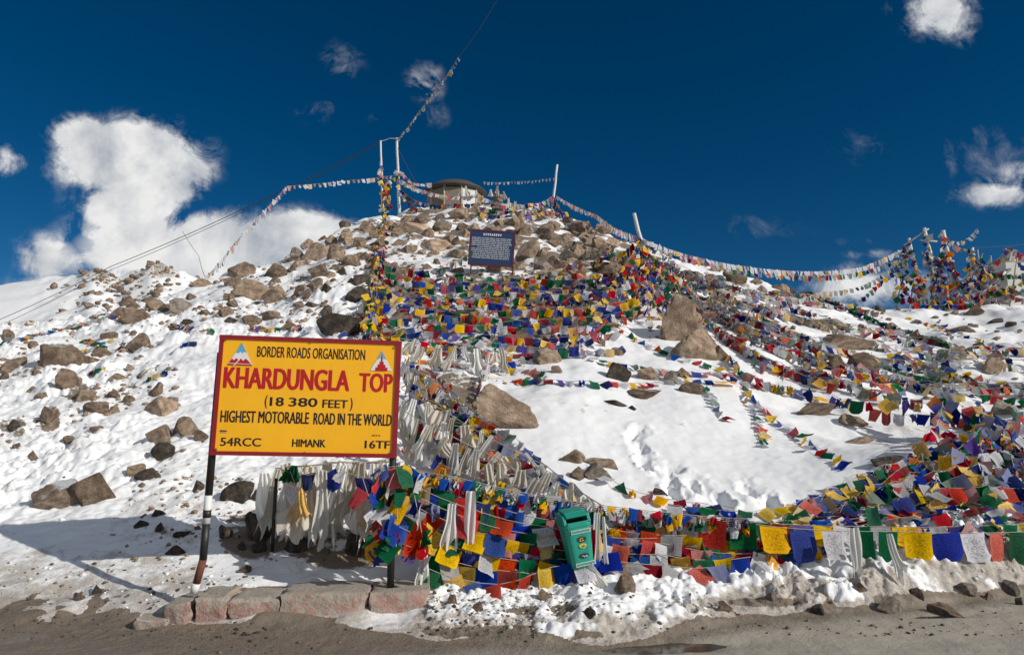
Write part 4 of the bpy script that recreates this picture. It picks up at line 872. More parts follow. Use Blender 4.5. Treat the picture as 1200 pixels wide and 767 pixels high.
def way3(way, f=.97):
    """(px, py, Y) is a point in the air, (px, py) a point on the ground, (px, py, -k) one held k metres above the ground it points at, a Vector stays"""
    out = []
    for w in way:
        if isinstance(w, Vector): out.append(w)
        elif len(w) == 2: out.append(hit(*w)+Vector((0, 0, .04)))
        elif w[2] < 0:
            h = hit(w[0], w[1]); d = ray(w[0], w[1]); Y = h.y
            for _ in range(60):
                p = pt(w[0], w[1], Y)
                if p.z-float(TZ(p.x, p.y)) >= -w[2]: break
                Y -= .05
            out.append(p)
        else: out.append(pt(*w))
    return out
def rope_points(way, mode, sag, lift=.07):
    if mode == 'drape':
        P = []
        W_ = [w if not isinstance(w, Vector) else to_px(w)[:2] for w in way]
        for a, b_ in zip(W_[:-1], W_[1:]):
            n = max(2, int(math.hypot(b_[0]-a[0], b_[1]-a[1])/9))
            for k in range(n+(b_ is W_[-1])):
                s = k/n; P.append(hit(a[0]+(b_[0]-a[0])*s, a[1]+(b_[1]-a[1])*s)+Vector((0, 0, lift*(.55+.6*abs(math.sin(1.1*k+len(P)))))))
        return P
    A = way3(way); P = []
    for a, b_ in zip(A[:-1], A[1:]):
        l = (b_-a).length
        for k in range(9 if b_ is not A[-1] else 10):
            s = k/9; p = a.lerp(b_, s); p.z -= sag*l*4*s*(1-s)
            p.z = max(p.z, float(TZ(p.x, p.y))+.03); P.append(p)
    return P
def flag_string(label, group, way, size=.2, pal='bright', mode='hang', sag=.03, wind=.15, gap=1.0, crumple=.15, skip=0.0, joined=None, cord=None, cordr=.0035, name='prayer_flag_string', vs=None, jit=0.0, lie=.6, lift=.07):
    P = rope_points(way, mode, sag, lift); Q = resample(P, size*gap); root = empty(name, P[0], label, 'prayer flags', group); o0 = P[0]
    if mode == 'hang' and jit: Q = [q+Vector((SR.uniform(-jit, jit), SR.uniform(-jit, jit), SR.uniform(-jit, jit))) for q in Q]
    me = MB().tube([p-o0 for p in resample(P, max(size*.8, .12))], cordr, 4, cap=False).build('cord', cord or CORD, root)
    dist = sum((to_px(q)[2] for q in Q))/len(Q); jn = (size*FPX/dist < 8.2) if joined is None else joined
    V = []; F = []; UVs = []; MI = []; mats = []; c = SR.randrange(5); lst = PAL[pal]; bend = SR.uniform(-1, 1)
    for i in range(len(Q)-1):
        if SR.random() < skip: c += 1; continue
        a, b_ = Q[i], Q[i+1]; x = (b_-a)
        if x.length < 1e-5: continue
        sc_x = min(size*1.0, x.length*1.0/max(gap, .3)*1.0); x.normalize()
        pos = (a+b_)/2; down = Vector((0, 0, -1))
        dn = down + Vector((SR.uniform(-1, 1)*wind, (SR.uniform(-1, 1)-.35)*wind, SR.uniform(0, .5)*wind)) + Vector((-.10*wind*3, 0, 0))*(.5+bend)
        if mode == 'drape':
            nrm = slope_normal(pos); tg = Vector((nrm.x*nrm.z, nrm.y*nrm.z, -(nrm.x**2+nrm.y**2))).normalized()
            dn = tg*lie + down*(1-lie)*.8 + Vector((SR.uniform(-.35, .35), SR.uniform(-.35, .1), SR.uniform(-.15, .25)))
        dn = dn.normalized(); hz = size*SR.uniform(.9, 1.12)
        bot = pos+dn*hz; gz = float(TZ(bot.x, bot.y))+.015
        if bot.z < gz: bot.z = gz+SR.uniform(0, .02); dn = (bot-pos).normalized()
        dn = (dn-x*dn.dot(x)*.6); dn.normalize(); zax = -dn; xax = (x-zax*x.dot(zax)).normalized(); yax = zax.cross(xax)
        v = SR.choice(vs) if vs else (SR.choice((12, 13, 8, 9)) if SR.random() < crumple else SR.choice((0, 1, 2, 3, 4, 0, 2, 4, 5, 6, 7, 10, 11)))
        col = lst[c % len(lst)] if (pal == 'bright' and SR.random() > .12) else SR.choice(lst); c += 1
        R = Matrix((xax, yax, zax)).transposed() @ Matrix.Rotation(SR.gauss(0, .22), 3, 'Z') @ Matrix.Rotation(SR.gauss(0, .10 if pal == 'bright' else .16), 3, 'Y'); sc_x *= SR.uniform(.82, 1.1)
        if SR.random() < .5 and pal != 'bright': R = R @ Matrix.Rotation(math.pi, 3, 'Z')
        if not jn:
            o = link('flag', flag_mesh(col, v), root); o.location = pos-o0; o.rotation_euler = R.to_euler(); o.scale = (sc_x, size, hz); NFLAG[0] += 1
        else:
            Pv, Fv, UV = FLAGV[v]; Rn = np.array(R); n0 = sum(len(q) for q in V); V.append((Pv*np.array([sc_x, size, hz]))@Rn.T+np.array((pos-o0)[:])); F += [tuple(k+n0 for k in f) for f in Fv]; UVs.append(UV)
            if col not in mats: mats.append(col)
            MI += [mats.index(col)]*len(Fv)
    if jn and V:
        me = bpy.data.meshes.new('flags'); me.from_pydata(np.concatenate(V).tolist(), [], F); uv_fill(me, np.concatenate(UVs))
        for m in mats: me.materials.append(CLOTH[m])
        me.polygons.foreach_set('material_index', MI); me.polygons.foreach_set('use_smooth', [True]*len(MI)); o = link('flag_row', me, root); o['kind'] = 'stuff'
    return root, P

# ---- scarves
def scarf_variant(seed):
    r = np.random.default_rng(seed+900); nx, nz = 18, 10; u, w = np.meshgrid(np.linspace(0, 1, nx+1), np.linspace(0, 1, nz+1)); ph = r.uniform(0, 6.28, 6)
    top = r.uniform(.22, .62); wd = top+(r.uniform(.55, 1.0)-top)*w**r.uniform(.45, 1.1); wd = wd*(1+.22*np.sin(w*r.uniform(4, 8)+ph[0]))
    fr = r.uniform(1.5, 3.0); fold = np.sin(u*fr*6.28+ph[1]+1.5*np.sin(w*2.2+ph[2])); fold2 = np.sin(u*fr*2.3*6.28+ph[3]+w*2)
    x = (u-.5)*wd + .03*fold2*wd + r.uniform(-.22, .22)*w + .07*np.sin(w*r.uniform(3, 6)+ph[4])*w
    y = (.22*fold+.05*fold2)*wd*.6 + .12*np.sin(w*4+ph[5])*w
    z = -w*(1-.10*np.abs(np.sin(u*5+ph[0]))) ; rag = np.interp(u[0], np.linspace(0, 1, 7), r.uniform(.62, 1.05, 7)); z = z*(1-(1-rag)[None]*w**2)
    P = np.stack([x, y, z], -1).reshape(-1, 3); F = [(j*(nx+1)+i, (j+1)*(nx+1)+i, (j+1)*(nx+1)+i+1, j*(nx+1)+i+1) for j in range(nz) for i in range(nx)]
    UV = np.stack([u, 1-w], -1).reshape(-1, 2); me = bpy.data.meshes.new('scarf'); me.from_pydata(P.tolist(), [], F); uv_fill(me, UV); me.polygons.foreach_set('use_smooth', [True]*len(F)); return me
SV = []
for s in range(12):
    me = scarf_variant(s); me.materials.append(SCARF); m2 = me.copy(); m2.materials.clear(); m2.materials.append(SCARF2); SV.append((me, m2))
SVC = {}
def scarf(p, length, width, label, group, kind=0, tilt=(0, 0), col=None, name='white_scarf', cat='scarf'):
    i = SR.randrange(12); me = SV[i][kind]
    if col:
        if (i, col) not in SVC: m = me.copy(); m.materials.clear(); m.materials.append(CLOTH[col]); SVC[(i, col)] = m
        me = SVC[(i, col)]
    o = link(name, me); o.location = p; o.scale = (width*1.25, width, length); o.rotation_euler = (tilt[0], tilt[1], SR.uniform(-.5, .5)+(math.pi if SR.random() < .5 else 0)); tag(o, label, cat, group); return o
def scarf_row(way, n, lmin, lmax, width, fmt, group, soiled=.3, sag=.02, jit=.05, ropelabel=None, lean=0.0, wild=.2):
    P = rope_points(way, 'hang', sag)
    if ropelabel:
        o = MB().tube([p-P[0] for p in P], .006, 5, cap=False).build('rope', CORD, None, loc=P[0]); tag(o, ropelabel, 'rope')
    Q = resample(P, sum((a-b_).length for a, b_ in zip(P[:-1], P[1:]))/max(n-1, 1)-1e-4)[:n]
    for k, q in enumerate(Q):
        p = q+Vector((SR.uniform(-jit, jit), SR.uniform(-jit, jit*.5), SR.uniform(-jit, jit*.3))); l = SR.uniform(lmin, lmax); gz = float(TZ(p.x, p.y)); l = max(.15, min(l, p.z-gz+.10))
        scarf(p, l, width*SR.uniform(.5, 1.25), fmt.format(ORD[k]), group, 1 if SR.random() < soiled else 0, (SR.uniform(-.2, .3), lean+SR.uniform(-wild, wild)))
# ================================================================ LAYOUT OF FLAGS
G_LOW = 'flag strings in the curtain along the roadside'; G_MID = 'flag rows in the curtain under the blue notice'; G_R = 'flag strings draped over the right slope'; G_MND = 'flag strings heaped on the right mound'
# -- roadside curtain, left half: strings fanning from the knot beside the sign
rows = [
 [(466,547,6.75),(560,566,6.85),(690,598,7.0),(790,606,7.05),(900,612,7.1)],
 [(468,549,6.7),(580,580,6.75),(700,606,6.9),(870,618,7.0)],
 [(466,552,6.65),(570,590,6.7),(680,612,6.85),(820,626,6.9)],
 [(464,556,6.6),(560,598,6.65),(640,616,6.7),(770,630,6.8)],
 [(460,562,6.58),(540,604,6.6),(630,626,6.65),(740,640,6.75)],
 [(458,575,6.56),(530,612,6.58),(620,636,6.6),(720,648,6.7)],
 [(456,592,6.54),(520,622,6.55),(600,645,6.58),(710,655,6.65)],
 [(455,610,6.52),(520,636,6.53),(600,655,6.55),(700,662,6.6)],
 [(455,628,6.5),(510,650,6.5),(590,668,6.5),(690,668,6.55)],
 [(498,664,6.42),(540,678,6.4),(592,684,6.4),(640,664,6.45),(690,655,6.5)]]
for k, w in enumerate(rows):
    flag_string(f'bright flag string fanning right from the knot by the yellow sign, {ORD[k]} from top' if k < 9 else 'lowest flag string sagging onto snow right of the concrete plinth', G_LOW, w, (.19, .2, .21, .2, .21, .22, .21, .21, .2, .2)[k], 'bright' if k % 2 else 'mixed', sag=.04, wind=.32, crumple=.22, gap=.86, jit=.03)
for k in range(8):
    x0 = 462+k*6; y0 = 560+k*13
    flag_string(f'flag string hanging behind the fanned strings left of the bin, {ORD[k]} from top', G_LOW, [(x0, y0, 6.95-.03*k), (560, y0+26-k*1.5, 6.95-.03*k), (670, y0+44-k*4, 7.0-.03*k), (740, y0+50-k*5, 7.05-.03*k)], .21, 'mixed' if k % 2 else 'bright', sag=.04, wind=.3, crumple=.25, gap=.85, jit=.03)
for k in range(5):
    flag_string(f'flag string in the back layer right of the bin, {ORD[k]} from top', G_LOW, [(690, 600+k*13, 7.15-.05*k), (780, 607+k*12, 7.15-.05*k), (880, 612+k*10, 7.18-.05*k), (960, 616+k*6, 7.2-.05*k)], .21, 'bright', sag=.03, wind=.3, crumple=.2, gap=.85, jit=.03)
# -- rows behind and right of the bin
rowc = [[(690,600,7.0),(800,608,7.05),(930,618,7.1)],[(695,612,6.9),(790,622,6.95),(915,632,7.0)],[(690,626,6.8),(780,636,6.85),(905,646,6.95)],[(690,640,6.72),(770,648,6.78),(880,652,6.85)],[(700,652,6.66),(770,660,6.7),(850,662,6.75)]]
for k, w in enumerate(rowc): flag_string(f'flag string behind and right of the green bin, {ORD[k]} from top', G_LOW, w, (.2, .22, .21, .21, .19)[k], 'bright' if k in (1, 3) else 'mixed', sag=.05, wind=.25, gap=.95, crumple=.22, jit=.02)
# -- the row of large clean flags at the front right
flag_string('front row of large bright clean flags hanging over the roadside snow', G_LOW, [(745,600,6.95),(850,608,6.92),(920,618,6.9),(1060,622,7.0),(1215,622,7.2)], .285, 'bright', sag=.012, wind=.12, gap=1.0, crumple=.0, vs=[0, 1, 2, 3, 4])
flag_string('row of smaller bright flags just above the large front row', G_LOW, [(880,611,7.05),(1000,616,7.1),(1215,612,7.35)], .20, 'mixed', sag=.012, wind=.2, gap=1.0, crumple=.1)
for k in range(9):
    y0 = 582+k*4.4; Yk = 8.25-.125*k
    flag_string(f'flag row stretched across the foot of the right mound, {ORD[k]} from top', G_LOW, [(930-k*6,y0+14,Yk-.05),(1040,y0+8,Yk+.05),(1120,y0+2,Yk+.1),(1220,y0-2+k*.6,Yk+.25)], .205, 'bright' if k % 2 else 'mixed', sag=.02, wind=.55, gap=.95, crumple=.18, jit=.03)
# -- strings on and around the right mound
mound = [[(985,610),(1040,575),(1105,535)],[(960,600),(1020,570),(1090,540)],[(1000,598),(1070,575),(1150,560),(1215,565)],[(1105,530),(1150,555),(1215,585)],[(1100,525),(1160,540),(1215,560)],[(1100,518),(1160,522),(1215,535)],[(1110,500),(1160,505),(1215,515)],[(1140,490),(1180,505),(1215,530)],
 [(1030,590),(1090,560),(1140,530)],[(1050,600),(1110,575),(1190,575)],[(1120,540),(1150,575),(1170,605)],[(1135,500),(1150,530),(1155,580)],[(1160,490),(1180,530),(1195,580)],[(1060,595),(1130,585),(1215,590)],[(1085,545),(1100,575),(1090,605)],[(1180,480),(1200,500),(1215,540)],
 [(930,612),(960,596),(1000,575),(1050,555)],[(1180,520),(1195,550),(1210,590)],[(1150,520),(1175,545),(1215,550)],[(1070,560),(1130,545),(1200,545)]]
for k, w in enumerate(mound): flag_string(f'tangled flag string lying over the right-hand mound, {ORD[k]} of those counted from its left foot', G_MND, w, .2, 'mixed' if k % 3 else 'half', 'drape', gap=.8, crumple=.35, lie=.3, lift=.17)
for k, w in enumerate([[(975,462,-.25),(1000,466,-.4),(1060,468,-.6),(1100,472,-.6)],[(1040,462,-.55),(1110,466,-.65),(1215,500,-.5)],[(1020,478,-.3),(1075,485,-.4),(1140,480,-.5)],[(1105,470,-.6),(1090,500,-.4),(1060,535,-.15)],[(1145,470,-.6),(1150,500,-.5),(1105,535,-.3)],[(1130,478,-.5),(1170,490,-.5),(1215,520,-.4)]]):
    flag_string(f'colourful flag string hung between rocks above the right mound, {ORD[k]} from top', G_MND, w, .21, 'half' if k % 2 else 'mixed', sag=.06, wind=.6, crumple=.45, gap=.85, jit=.04)
# -- long strings over the right slope, fanning out from the big bunch
fan = []
for k in range(11):
    f = k/10; x1, y1 = 1215, 398+f*70
    fan.append([(770+f*4, 300+f*56), (850+10*f, 345+f*50+6*math.sin(k*2)), (950+8*math.sin(k), 372+f*60+8*math.sin(k*1.7)), (1060, 392+f*70+9*math.cos(k*2.3)), (1130+10*math.sin(k*3), 400+f*74+8*math.sin(k*1.1))] + ([(x1, y1+12*f)] if k % 3 else []))
for k, w in enumerate(fan): flag_string(f'weathered flag string draped across the right slope, {ORD[k]} counting down from the skyline', G_R, w, .225, 'faded' if k < 7 or k % 2 else 'half', 'drape', gap=.95, crumple=.4, skip=.3 if k < 6 else .06, lie=.3, cordr=.007, lift=.16)
dense = [[(770,330),(830,365),(880,400),(930,425)],[(775,345),(830,380),(870,415),(900,440)],[(780,330),(850,350),(920,380)],[(790,340),(860,385),(940,410),(1000,440)],[(850,400),(900,430),(960,450),(1030,470)],[(840,395),(880,420),(930,445),(980,460)],[(770,310),(830,335),(900,350)],[(800,320),(870,345),(940,365)],[(850,420),(870,445),(905,460),(950,470)],
 [(830,340),(880,370),(930,400)],[(880,350),(930,355),(990,365)],[(900,345),(960,352),(1030,372)],[(780,360),(800,340),(850,330)],[(800,350),(850,375),(900,410),(950,435)],[(860,410),(920,440),(1000,455),(1060,462)],[(900,405),(960,430),(1040,445)],[(760,320),(800,345),(840,360)],[(870,360),(920,372),(960,385)],[(950,440),(1000,460),(1050,480)],[(1000,440),(1060,455),(1130,475)],[(920,415),(990,445),(1070,450)],[(1040,420),(1100,440),(1160,465)]]
for k, w in enumerate(dense): flag_string(f'crumpled flag string in the dense litter right of the leaning boulder, {ORD[k]} of the tangle', G_R, w, .215, ('half', 'faded', 'half')[k % 3], 'drape', gap=.72, crumple=.5, skip=.04, lie=.25, cordr=.006, lift=.18)
flag_string('long dark green flag string running down the right slope', G_R, [(938,343),(985,362),(1040,385),(1112,408)], .2, 'green', 'drape', gap=.5, crumple=.5, lie=.3, lift=.15)
flag_string('second long green flag string lying along the right slope near the edge', G_R, [(1010,425),(1080,445),(1140,455),(1215,460)], .2, 'green', 'drape', gap=.7, crumple=.3, lie=.5)
flag_string('thin flag string crossing clean snow below the pole cluster', G_R, [(1060,372),(1105,386),(1150,402),(1215,418)], .18, 'half', 'drape', gap=1.5, crumple=.1, lie=.7)
flag_string('short flag string on clean snow left of the square tan block', G_R, [(1092,428),(1120,436),(1160,448),(1215,458)], .2, 'half', 'drape', gap=1.3, crumple=.1, lie=.7)
# -- strings on the central snow field
snowf = [([(690,383),(722,386),(755,405),(792,420),(850,436)], .2, 'bright', 'flag string across snow from the curtain to the pale boulder'),
 ([(600,448),(650,450),(720,452),(760,453),(800,447),(862,452)], .19, 'mixed', 'level flag string across the upper snow field past the dark pointed rock'),
 ([(628,424),(672,412),(700,425),(740,432),(800,440),(870,440)], .18, 'half', 'flag string looped over the pale flat topped block'),
 ([(866,452),(885,474),(915,500),(948,524),(1000,550)], .19, 'bright', 'long flag string slanting down the clean central snow to a point'),
 ([(868,462),(884,488),(895,526)], .16, 'mixed', 'short flag string hanging straight down the clean snow beside the slanting one'),
 ([(824,455),(834,475),(850,495)], .17, 'half', 'short faded flag string trailing below the flat brown rock'),
 ([(840,440),(880,452),(930,460),(960,470),(1000,478)], .2, 'mixed', 'flag string along the upper right edge of the clean snow field'),
 ([(690,545),(730,578),(790,592),(860,602)], .17, 'mixed', 'flag string along the top of the roadside curtain against the snow'),
 ([(780,598),(840,603),(880,606),(930,598),(960,582)], .18, 'warm', 'flag string bunched at the foot of the snow field footprints')]
for w, sz, pal, lab in snowf: flag_string(lab, 'flag strings lying on the central snow field', w, sz, pal, 'drape', gap=1.08, crumple=.1, lie=.55)
# -- the dense curtain under the blue notice
YM0, YM1 = hit(590, 330).y-.7, hit(590, 402).y-.6
for k in range(17):
    f = k/16; y = 316+f*84; Yk = YM0+(YM1-YM0)*f; x0 = 446-26*f+4*math.sin(k*2); x1 = 748-42*f*f+14*math.sin(k*1.9)
    if k < 3: w = [(452,y-4,Yk),(500,y,Yk),(545,y+6,Yk)] if k == 0 else [(450,y,Yk),(545,y+3,Yk),(640,y+1,Yk),(745,y-8,Yk)]
    else: w = [(x0,y+SR.uniform(-12,8),Yk),(x0+SR.uniform(60,110),y+SR.uniform(-7,9),Yk-.2*SR.random()),(SR.uniform(560,620),y+SR.uniform(-8,8),Yk),(SR.uniform(650,680),y+SR.uniform(-6,8),Yk-.2*SR.random()),(x1,y-6+SR.uniform(-10,6),Yk)]
    flag_string(f'row of small coloured flags in the curtain under the blue notice, {ORD[k]} from top', G_MID, w, .19+.03*SR.random(), 'deep' if k < 4 else ('bright' if k % 2 else 'mixed'), sag=.035, wind=.6, crumple=.3, gap=.9, jit=.05, joined=False)
for k, w in enumerate([[(440,300),(432,345),(424,395)],[(446,310),(440,350),(434,402)],[(452,330),(450,370),(446,400)],[(470,395),(530,405),(600,425)],[(478,408),(540,420),(620,418)],[(480,425),(545,430),(640,440)],[(490,440),(530,425),(560,395)],[(560,400),(610,408),(690,385)],[(600,402),(640,398),(700,388)],[(575,420),(600,430),(640,405)]]):
    flag_string(f'loose flag string at the frayed lower edge of the notice curtain, {ORD[k]} from left', G_MID, w, .19, 'warm' if k < 3 else 'half', 'drape', gap=.75, crumple=.45, lie=.3, joined=False)
for k in range(14):
    xa = SR.uniform(440, 640); xb = xa+SR.uniform(60, 150); ya = SR.uniform(318, 395); yb = ya+SR.choice((-1, 1))*SR.uniform(12, 34); Yk = YM0+(YM1-YM0)*np.clip((min(ya, yb)-316)/84, 0, 1)-.25
    flag_string(f'slanting flag string tangled across the notice curtain, {ORD[k]} of the crossing ones', G_MID, [(xa, ya, Yk), ((xa+xb)/2, (ya+yb)/2+SR.uniform(0, 9), Yk-.1), (xb, yb, Yk)], .18, ('mixed', 'half', 'deep')[k % 3], sag=.06, wind=.7, crumple=.6, gap=.7, jit=.06, joined=False)
# -- column of flags down from the summit pole
pA = topA.lerp(gA, .55)
for k, (dx, pal) in enumerate(((0, 'warm'), (4, 'mixed'))):
    flag_string(f'yellow-heavy flag string running down the column below the summit poles, {ORD[k]} from left', 'flag column below the summit poles', [(452+dx,214,gB.y-.3),(453+dx,238,gB.y-.6),(447+dx,262,-.3),(442+dx*1.3,300,-.35),(436+dx*1.4,345,-.4),(424+dx*2.2,396,-.3)], .2, pal, sag=.01, wind=.5, crumple=.55, gap=.55, jit=.06, joined=True)
for k, w in enumerate([[(446,188,gB.y-.1),(449,215,gB.y-.2),(450,250,gB.y-.4)],[(465,195,gA.y-.1),(470,225,gA.y-.2),(490,245,gA.y-.4)],[(466,205,gA.y-.1),(455,212,gA.y-.3),(448,205,gB.y-.1)],[(470,210,gA.y-.2),(500,224,gA.y-.5),(560,228,gA.y-1.2),(600,240,gA.y-1.5)],[(470,222,gA.y-.2),(490,236,gA.y-.9),(530,238,gA.y-1.6),(566,236,gA.y-1.6)],[(470,200,gA.y-.2),(485,215,gA.y-.3),(505,214,gA.y-.2)]]):
    flag_string(f'flag string tied round the summit poles and shrine, {ORD[k]} of the knot', 'flags around the summit poles', w, .23, ('warm', 'mixed', 'mixed', 'white', 'mixed', 'white')[k], sag=.06, wind=.4, crumple=.4, gap=.7, joined=True)
# -- summit lines
SUMM = 'flag lines against the sky at the summit'
for k, w in enumerate([[(565,243,-.5),(600,246,-.5),(648,232,gC.y)],[(560,248,-.3),(610,250,-.3),(650,240,gC.y-.3)],[(585,240,-.6),(620,238,-.6),(648,229,gC.y-.1)],[(650,232,gC.y),(680,262,-.6),(720,290,-.5)],[(651,236,gC.y-.2),(690,262,-.7),(742,285,topD.y)],[(600,252,-.3),(640,246,-.3),(665,248,-.4)],[(655,240,gC.y-.3),(668,262,-.3),(700,283,-.3)]]):
    flag_string(f'coloured flag line sagging along the summit right of the shrine, {ORD[k]} of the cluster', SUMM, w, .23, 'mixed', sag=.07, wind=.3, crumple=.3, gap=.75, joined=True)
flag_string('pale flag line from the shrine roof to the leaning summit pole', SUMM, [(566,213,36.5),(600,213,36),(651,208,gC.y)], .15, 'white', sag=.02, wind=.2, crumple=.7, gap=1.5, joined=True)
flag_string('long pale flag line down the right skyline to the pole cluster', SUMM, [(652,229,gC.y),(700,252,28),(745,276,topD.y),(800,297,19),(880,313,21),(960,318,23),(1010,313,24.2),(1060,290,CY)], .2, 'white', sag=.012, wind=.2, crumple=.15, gap=1.0, joined=True)
flag_string('second coloured flag line just below the pale right skyline line', SUMM, [(748,283,topD.y),(800,300,19),(880,317,21),(960,323,23),(1010,318,24.2),(1064,300,CY)], .19, 'half', sag=.014, wind=.2, crumple=.25, gap=1.0, joined=True)
flag_string('short flag line dipping below the skyline lines left of the pole cluster', SUMM, [(905,352,-.3),(960,342,23.5),(1010,335,24),(1062,300,CY)], .19, 'faded', sag=.03, wind=.2, crumple=.2, gap=1.2, joined=True)
flag_string('flag line rising steeply to the pole cluster from the notch', SUMM, [(1000,356,-.1),(1030,330,24.5),(1066,296,CY)], .19, 'half', sag=.04, wind=.2, crumple=.3, gap=1.0, joined=True)
flag_string('pale flag line from the summit poles to the left then down to the ridge', SUMM, [(466,205,gA.y),(400,212,32.5),(336,218,31),(285,272,27),(240,326,-.05)], .22, 'white', sag=.01, wind=.3, crumple=.75, gap=1.15, joined=True)
flag_string('wind-blown flag line climbing from the tallest summit pole into the sky', SUMM, [(466,163,gA.y),(490,132,32),(515,100,31),(538,66,30)], .24, 'white', sag=.02, wind=.5, crumple=.9, gap=.9, joined=True)
# -- the big bunch on the leaning pole
bt = lambda f: topD.lerp(gD, f)
SPR = [(690,372),(702,362),(715,375),(728,368),(740,378),(750,372),(760,384),(772,376),(782,372),(795,366),(806,352),(815,342),(700,345),(712,338),(822,352),(735,355),(765,365),(748,362),(778,360)]
for k, (x, y) in enumerate(SPR):
    g = hit(x, y); a = bt(.30+.035*(k % 9)); m = a.lerp(g, .5)-Vector((0, .12, .05))
    flag_string(f'flag string spreading down from the leaning white pole, {ORD[k]} of the bunch', 'flags bunched on the leaning pole', [a, m, g+Vector((0, 0, .12))], .21, ('mixed', 'deep', 'bright')[k % 3], sag=.05, wind=.45, crumple=.55, gap=.62, jit=.05, joined=False)
# -- the pole cluster on the right skyline
CG = 'flag strings on the right pole cluster'
tops = [c[1] for c in CP_]
cl = [[(1060,287,CY-.1),(1062,320,CY-.2),(1058,352,CY-.3)],[(1066,282,CY-.1),(1074,315,CY-.2),(1078,354,CY-.3)],[(1084,270,CY-.1),(1092,312,CY-.2),(1098,356,CY-.3)],[(1088,290,CY-.2),(1100,325,CY-.2),(1092,356,CY-.3)],[(1104,272,CY-.1),(1108,310,CY-.2),(1110,350,CY-.4)],[(1108,285,CY-.1),(1120,320,CY-.2),(1124,352,CY-.4)],[(1112,300,CY-.2),(1125,330,CY-.2),(1140,350,CY-.3)],[(1140,292,CY-.1),(1136,320,CY-.1),(1130,350,CY-.3)],
 [(1060,345,CY-.4),(1100,352,CY-.4),(1150,345,CY-.3),(1215,335,CY-.2)],[(1068,354,CY-.6),(1110,356,CY-.5),(1160,352,CY-.4)],[(1120,335,CY-.3),(1150,320,CY-.1),(1182,288,CY),(1215,304,CY)],[(1108,275,CY),(1125,292,CY),(1142,292,CY)],[(1140,300,CY-.1),(1160,318,CY-.1),(1215,320,CY-.2)],[(1130,345,CY-.4),(1165,335,CY-.4),(1215,342,CY-.5)],[(1150,350,CY-.5),(1185,345,CY-.6),(1215,352,CY-.7)],[(1135,325,CY-.1),(1160,342,CY-.3),(1200,330,CY-.3)],[(1062,288,CY-.1),(1052,318,CY-.2),(1048,350,CY-.3)],[(1070,318,CY-.2),(1095,335,CY-.3),(1125,328,CY-.3)],[(1096,308,CY),(1110,338,CY-.2),(1118,354,CY-.4)],[(1148,300,CY),(1155,325,CY-.2),(1150,352,CY-.3)],[(1072,335,CY-.2),(1085,350,CY-.4),(1105,354,CY-.4)],[(1082,330,CY-.2),(1076,345,CY-.3),(1070,358,CY-.4)]]
for k, w in enumerate(cl): flag_string(f'ragged flag string on the right-hand pole cluster, {ORD[k]} from left', CG, w, .22, ('deep', 'mixed', 'half')[k % 3], sag=.05, wind=.5, crumple=.5, gap=.62, jit=.05, joined=True)
flag_string('pale streamer blown right from the pole cluster against the sky', CG, [(1105,280,CY),(1128,284,CY),(1146,267,CY)], .2, 'white', sag=.03, wind=.5, crumple=.8, gap=1.0, joined=True)
flag_string('flag strand over the white hut at the right edge', CG, [(1178,290,CY+.5),(1200,312,CY+.4),(1215,318,CY+.4)], .22, 'mixed', sag=.04, wind=.3, crumple=.3, gap=.7, joined=True)
for k in range(14):
    xa = SR.uniform(1050, 1170); xb = xa+SR.uniform(-30, 40); ya = SR.uniform(290, 330); yb = SR.uniform(340, 356)
    flag_string(f'tattered strand in the thicket of sticks on the right skyline, {ORD[k]} of the loose ones', CG, [(xa, ya, CY-.1), ((xa+xb)/2+SR.uniform(-8, 8), (ya+yb)/2, CY-.2), (xb, yb, CY-.35)], .19, ('deep', 'half', 'faded')[k % 3], sag=.08, wind=.7, crumple=.75, gap=.6, jit=.06, joined=True)
# -- scraps on the left slope
scr = [[(5,402),(30,398),(60,390),(95,384)],[(70,388),(95,382),(120,374)],[(88,400),(110,402),(125,408)],[(95,412),(118,410),(130,398)],[(108,372),(125,370),(150,376)],[(135,412),(150,408),(160,400)],[(105,440),(115,436),(125,432)],[(195,382),(212,384),(228,386)],[(205,412),(215,406),(230,402)],[(165,438),(180,436),(190,428)],[(170,448),(185,442),(200,436)],[(290,385),(310,388),(330,386)],[(340,385),(360,388),(380,382)],[(385,385),(405,378),(425,372)],[(395,395),(410,390),(425,384)],[(238,388),(252,390),(262,386)]]
for k, w in enumerate(scr): flag_string(f'short scrap of crumpled flags on the left slope, {ORD[k]} from top left', 'flag scraps on the left slope', w, .17, ('half', 'faded', 'mixed', 'deep')[k % 4], 'drape', gap=.8, crumple=.6, skip=.15, lie=.6, joined=False)
# -- heap between the sign and the largest boulder
heap = [([(472,418,-.5),(510,445,-.5),(545,478,-.55),(600,508,-.6),(640,545,-.5),(700,588,-.35)], 'half', 'long flag string stretched past the largest boulder down to the curtain'),
 ([(474,430,-.4),(500,470,-.4),(540,510,-.4)], 'half', 'flag string crossing the scarf heap below the sign top corner'), ([(478,455,-.4),(520,470,-.4),(560,500,-.4)], 'mixed', 'middle flag string across the scarf heap'), ([(480,500,-.3),(530,505,-.35),(560,490,-.4)], 'half', 'low flag string across the scarf heap'),
 ([(475,520,-.3),(520,530,-.3),(590,540,-.3),(660,580,-.3)], 'mixed', 'flag string below the scarf heap'), ([(560,470,-.3),(565,440,-.2),(575,415,-.3)], 'half', 'flag string climbing over the top of the largest boulder')]
for k, (w, pal, lab) in enumerate(heap): flag_string(lab, 'flag strings on the scarf heap', w, .2, pal, sag=.03, wind=.4, crumple=.35, gap=.9, jit=.03)
